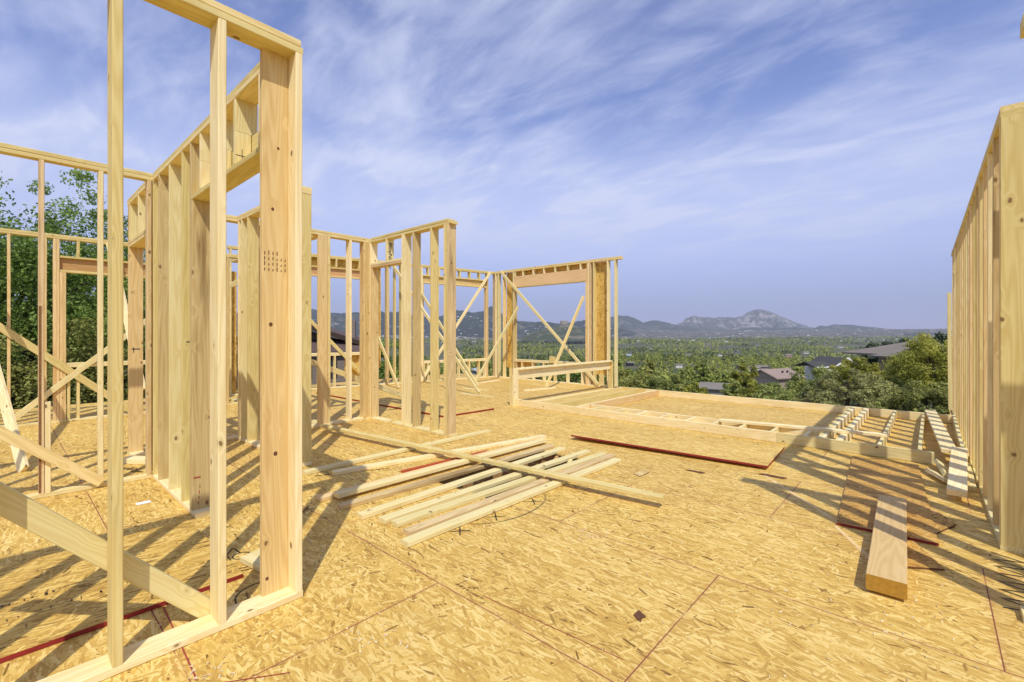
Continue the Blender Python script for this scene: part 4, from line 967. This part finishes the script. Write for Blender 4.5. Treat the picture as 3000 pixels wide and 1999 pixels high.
def gable_end(name, Wd, z0, rise, xw, th, m, parent, off=(0, 0), axis='x'):
    V = []; 
    for s in (xw - th, xw):
        for y_, z_ in ((-Wd / 2, z0), (Wd / 2, z0), (0, z0 + rise)): V.append((s + off[0], y_ + off[1], z_) if axis == 'x' else (y_ + off[0], s + off[1], z_))
    return mesh_obj(name, V, [(0, 1, 2), (3, 5, 4), (0, 3, 4, 1), (1, 4, 5, 2), (2, 5, 3, 0)], m, parent)
def hip_roof(name, L, Wd, z0, rise, ridge_, m, parent, off=(0, 0), th=.22):
    V = [(-L / 2, -Wd / 2, z0), (L / 2, -Wd / 2, z0), (L / 2, Wd / 2, z0), (-L / 2, Wd / 2, z0)]
    V += [(x_, y_, z_ + th) for x_, y_, z_ in V] + [(-ridge_ / 2, 0, z0 + rise + th), (ridge_ / 2, 0, z0 + rise + th)]
    V = [(x_ + off[0], y_ + off[1], z_) for x_, y_, z_ in V]
    return mesh_obj(name, V, [(3, 2, 1, 0), (0, 1, 5, 4), (1, 2, 6, 5), (2, 3, 7, 6), (3, 0, 4, 7), (4, 5, 9, 8), (6, 7, 8, 9), (5, 6, 9), (7, 4, 8)], m, parent)
def shingle(name, c, s=.5):
    m, t, b = mat(name); P = t.a('ShaderNodeTexCoord').outputs['Object']
    n = t.noise(t.mapping(P, (2., 2., 9.)), 1.5, 4., .7); n2 = t.noise(P, .4, 3.)
    t.l.new(t.mix(t.m('ADD', t.m('MULTIPLY', n, .7), t.m('MULTIPLY', n2, .3)), tuple(q * .6 for q in c), tuple(q * 1.35 for q in c)), b.inputs['Base Color']); b.inputs['Roughness'].default_value = .95; return m
def siding(name, c, pitch=.2):
    m, t, b = mat(name); P = t.a('ShaderNodeTexCoord').outputs['Object']; z = t.a('ShaderNodeSeparateXYZ', {0: P}).outputs[2]
    f = t.m('FRACT', t.m('DIVIDE', z, pitch)); c2 = t.mix(t.sstep(f, .14, .0), c, tuple(q * .45 for q in c))
    t.l.new(t.mix(t.m('MULTIPLY', t.noise(P, 3., 4.), .35), c2, tuple(q * .8 for q in c)), b.inputs['Base Color']); return m
RBRN = shingle("brown_shingles", (.125, .085, .075)); RGRY = shingle("grey_brown_shingles", (.225, .19, .155)); RBLK = shingle("charcoal_shingles", (.075, .072, .070)); RPNK = shingle("pinkish_shingles", (.33, .245, .205)); RGR2 = shingle("warm_grey_shingles", (.22, .20, .17))
SBRN = siding("grey_brown_lap_siding", (.235, .19, .155)); STAN = plain("tan_stucco", (.36, .30, .23), .9, .15, 2.); SWHT = plain("white_stucco", (.74, .72, .66), .9, .08, 2.); SGRY = plain("grey_stucco", (.24, .225, .205), .9, .1, 2.)
TRIM = plain("white_trim", (.80, .79, .75), .6); DKTR = plain("dark_brown_fascia", (.06, .04, .03), .8); BLK = plain("black_post", (.02, .02, .02), .6); SHED = plain("grey_shed_metal", (.22, .22, .225), .5, .1, 2.)
GLS, tt_, bb_ = mat("dark_window_glass"); bb_.inputs['Base Color'].default_value = (.03, .035, .045, 1); bb_.inputs['Roughness'].default_value = .08; bb_.inputs['Specular IOR Level'].default_value = .6
def house(label, u, d_, zbase, rz, cat="house", group=None, name="house"):
    x, y = at(P_(u), d_); e = empty(name, (x, y, zbase), label, cat, group, TH + R(rz)); e['kind'] = 'thing'; return e
def window(parent, x, y, z, w_, h, fm=TRIM, side='-y'):
    """window on a wall facing local -y: frame with a pane inside it"""
    f = part("window", [(x - w_ / 2 - .07, x + w_ / 2 + .07, y - .06, y - .002, z - .07, z), (x - w_ / 2 - .07, x + w_ / 2 + .07, y - .06, y - .002, z + h, z + h + .07), (x - w_ / 2 - .07, x - w_ / 2, y - .06, y - .002, z, z + h), (x + w_ / 2, x + w_ / 2 + .07, y - .06, y - .002, z, z + h)], fm, parent)
    part("pane", [(x - w_ / 2 + .002, x + w_ / 2 - .002, y - .03, y - .003, z + .002, z + h - .002)], GLS, f); return f
# brown house close by on the left
h1 = house("brown-roofed house with lap siding, seen through the left window of the angled wall", 930, 27, -3.6, 14)
part("wall", [(-6.2, 2.25, 0, 7, 1.9, 4.5), (-6.2, 2.25, -1.45, -.002, 1.9, 3.97)], SBRN, h1); part("skirt", [(-6.1, 2.15, -1.37, 6.9, -.6, 1.897)], plain("dark_crawl_space", (.045, .03, .02), .9), h1)
gable_roof("roof", 8.5, 7.4, 4.42, 1.18, .16, RBRN, h1, (-1.1, 3.4), 'y'); gable_end("gable", 6.2, 4.5, .95, -.0, .15, SBRN, h1, (-1.1, .1), 'y')
gable_roof("bargeboard", .12, 7.5, 4.36, 1.18, .26, DKTR, h1, (-1.1, -.95), 'y')
V_, F__ = [(-6.4, -1.75, 3.98), (2.5, -1.75, 3.98), (2.5, -.01, 4.66), (-6.4, -.01, 4.66)], []
V_ += [(x_, y_, z_ + .12) for x_, y_, z_ in V_]
mesh_obj("porch_roof", V_, [(3, 2, 1, 0), (4, 5, 6, 7), (0, 1, 5, 4), (1, 2, 6, 5), (2, 3, 7, 6), (3, 0, 4, 7)], RBRN, h1)
part("chimney", [(1.3, 1.9, 2.2, 3., 4.6, 5.9)], SBRN, h1)
for xw in (-4.2, -.35, .95): window(h1, xw, -1.45, 2.7, .45, 1.05, DKTR)
# grey shed
h2 = house("small grey shed below the right window of the angled wall", 1383, 37, -4.0, -8, "shed", name="shed")
part("wall", [(-.55, .55, 0, 1.2, -.8, 2.35)], SHED, h2); gable_roof("roof", 1.5, 1.5, 2.35, .25, .06, plain("pale_metal_roof", (.4, .42, .43), .4), h2, (0, .6), 'y'); part("door", [(-.28, .3, -.03, -.002, -.6, 2.0)], plain("shed_door", (.17, .165, .16), .6), h2)
# big hip roof house on the right
d3 = 72.; h3 = house("big house with a wide grey-brown hip roof and a porch behind the tall juniper", 2745, d3, -6.4, 6)
zz0 = ZT(1043, d3) + 6.4
hip_roof("roof", 16.5, 12, zz0, 1.85, 4.5, RGRY, h3, (1.0, 4.)); hip_roof("porch_roof", 6.5, 6, zz0 - .24, .75, 2.4, RGR2, h3, (-5.2, 0.2))
part("wall", [(-1.2, 8., 0., 9, 0, zz0 - .01)], STAN, h3); part("fascia", [(-7.3, 9.3, -2.06, -2.01, zz0 - .05, zz0 + .2)], DKTR, h3)
for xp in (-6.9, -3.6): part("post", [(xp - .09, xp + .09, -2.3, -2.12, .2, zz0 - .25)], BLK, h3)
part("deck", [(-7.2, -1.25, -2.5, 4, .0, .25)], DKTR, h3); part("railing", [(-7.2, -1.3, -2.5, -2.46, 1.15, 1.22)] + [(-7.2 + k * .2, -7.17 + k * .2, -2.5, -2.46, .27, 1.15) for k in range(30)], BLK, h3)
part("chimney", [(.6, 1.25, 3.4, 4.1, zz0 + 1.2, zz0 + 2.45)], SWHT, h3)
window(h3, 0.2, 0, .9, 1.7, 1.9, BLK); window(h3, 2.6, 0, .9, 1.7, 1.9, BLK); window(h3, 5.4, 0, 1., 1.5, 1.5, BLK)
# dark roof with white gable
d4 = 105.; h4 = house("house with a charcoal roof and a white gable left of the porch house", 2458, d4, -12.5, 12)
za = ZT(1075, d4) + 12.5; h4.scale = (.82, .82, 1)
part("wall", [(-3.4, 5.0, 0, 8, -1, za)], SWHT, h4); gable_roof("roof", 9.6, 8.4, za - .1, 1.9, .25, RBLK, h4, (2.2, 4.2), 'y'); gable_end("gable", 7.6, za, 1.6, -.2, .2, SWHT, h4, (2.2, .5), 'y')
gable_roof("bargeboard", .25, 8.55, za - .16, 1.9, .32, TRIM, h4, (2.2, -.74), 'y'); gable_roof("wing_roof", 6.4, 7., za - .1, .95, .22, RBLK, h4, (-5., 3.2)); part("fascia", [(-8.3, -1.9, -.42, -.33, za - .16, za + .14)], TRIM, h4)
for xp in (-7.7, -6.9): part("post", [(xp - .1, xp + .1, -.2, 0, -1., za - .12)], BLK, h4)
# pinkish roof, small grey gable
d5 = 88.; h5 = house("house with a pinkish shingle roof and brown gable among the bushes", 2300, d5, -13.0, 24)
za = ZT(1108, d5) + 13
part("wall", [(-2.2, 4.4, .0, 6, -2, za)], STAN, h5); gable_roof("roof", 8.2, 7., za - .15, 1.45, .2, RPNK, h5, (1.2, 3.)); gable_end("gable", 6., za, 1.25, -2.2, .15, STAN, h5, (0, 3.)); part("vent", [(1., 1.25, 1.2, 1.45, za + .9, za + 1.25)], BLK, h5); part("vent", [(2.4, 2.65, 1.2, 1.45, za + .9, za + 1.25)], BLK, h5)
d6 = 66.; h6 = house("small grey gabled outbuilding low among the bushes", 2092, d6, -12., -30)
za = ZT(1140, d6) + 12
part("wall", [(-1.5, 1.7, 0, 2.6, -2, za)], SGRY, h6); gable_roof("roof", 4.2, 3.2, za - .08, .75, .12, RGR2, h6, (0, 1.3)); gable_end("gable", 2.6, za, .62, 1.7, .12, SGRY, h6, (0, 1.3)); gable_end("gable", 2.6, za, .62, -1.5, .12, SGRY, h6, (0, 1.3))
# roofs in the valley
BLUM = plain("blue_metal_wall", (.16, .20, .28), .5); mm_ = {'w': (SWHT, RGR2), 'b': (BLUM, plain("blue_metal_roof", (.26, .32, .40), .5)), 'd': (BLK, RGR2), 'p': (plain("pink_stucco", (.45, .27, .22), .9), RPNK), 'g': (SGRY, RGRY)}
for (u, _, v, L, c, lab), d_ in zip(VH, VHP):
    L *= 1.5
    x, y = at(P_(u), d_); gz = float(ground(x, y))
    e = house(lab, u, d_, gz - 1, random.uniform(-35, 35), "house", "houses in the valley")
    part("wall", [(-L / 2, L / 2, -L * .3, L * .3, 0, 5.)], mm_[c][0], e); gable_roof("roof", L * 1.1, L * .75, 4.95, L * .14, .25, mm_[c][1], e)
# far town on the slopes: counted in thousands
V, F_, mi = [], [], []
lv = LEFTV.reshape(44, -1, 3)
for i in range(420):
    p = lv[int(rng.integers(2, 15)), int(rng.integers(lv.shape[1] * .42, lv.shape[1] * .92))]; s = rng.uniform(5, 13); k = len(F_)
    boxm(V, F_, p[0] - s, p[0] + s * .8, p[1] - s * .6, p[1] + s * .6, p[2] - 2, p[2] + rng.uniform(4, 8)); mi += [int(rng.integers(0, 4))] * (len(F_) - k)
for i in range(1500):
    d_ = rng.uniform(2600, 6800) if i % 3 else rng.uniform(3600, 5200); a = rng.uniform(-.5, 1.0) if i % 3 else rng.uniform(-.46, -.02); x, y = at(a, d_); gz = float(ground(x, y)) - 1
    s = rng.uniform(6, 15); k = len(F_); boxm(V, F_, x - s, x + s * .8, y - s * .6, y + s * .6, gz, gz + rng.uniform(5, 9)); mi += [int(rng.integers(0, 4))] * (len(F_) - k)
tw = link(bpy.data.objects.new("distant_town", mesh_np("distant_town", V, F_, [SWHT, STAN, RGRY, SGRY], mi=mi))); tag(tw, "pale specks of houses spread over the far slopes", "town", kind='stuff')
tkx, tky = at(P_(1652), 2680)
tk = link(bpy.data.objects.new("water_tank", bpy.data.meshes.new("water_tank"))); bm = bmesh.new(); bmesh.ops.create_cone(bm, cap_ends=True, segments=32, radius1=22, radius2=22, depth=22); bmesh.ops.bevel(bm, geom=bm.edges[:], offset=1., segments=2); bm.to_mesh(tk.data); bm.free()
tk.data.materials.append(STAN); tk.location = (tkx, tky, ZT(948, 2680) + 4); tag(tk, "tan water tank on top of the far wooded hill", "water tank", kind='thing')
# conifers behind the big house
for i, (u, d_, v, w_, lab) in enumerate([(2560, 84, 1006, 6.5, "blue-green conifer left of the porch house"), (2600, 88, 1000, 6.5, "blue-green conifer behind the porch roof"), (2650, 95, 990, 7, "blue-green conifer behind the chimney"), (2710, 92, 980, 7., "blue-green conifer above the tall juniper"), (2755, 88, 976, 7., "tallest blue-green conifer next to the right wall"), (2800, 86, 985, 7., "blue-green conifer hidden partly by the right wall")]):
    plant("conifer_tree", lab, "tree", P_(u), d_, ZT(v, d_), w_, 'pine', FBLU, 70, 40, .2, 200 + i, "conifers behind the big house")

# ------------------------------------------------------------------ air
hz = mesh_obj("haze", *(lambda s, z0, z1: ([(x, y, z) for z in (z0, z1) for y in (-s, s) for x in (-s, s)], [(0, 2, 3, 1), (4, 5, 7, 6), (0, 1, 5, 4), (2, 6, 7, 3), (0, 4, 6, 2), (1, 3, 7, 5)]))(13500, -75, 640), None)
hm = bpy.data.materials.new("pale_haze"); hm.use_nodes = True; t = NT(hm.node_tree); t.n.clear()
pv = t.a('ShaderNodeVolumePrincipled', {'Color': (.78, .85, 1., 1), 'Density': 7.4e-5, 'Anisotropy': .2}); t.l.new(pv.outputs[0], t.a('ShaderNodeOutputMaterial').inputs['Volume'])
hz.data.materials.append(hm); tag(hz, kind='stuff')
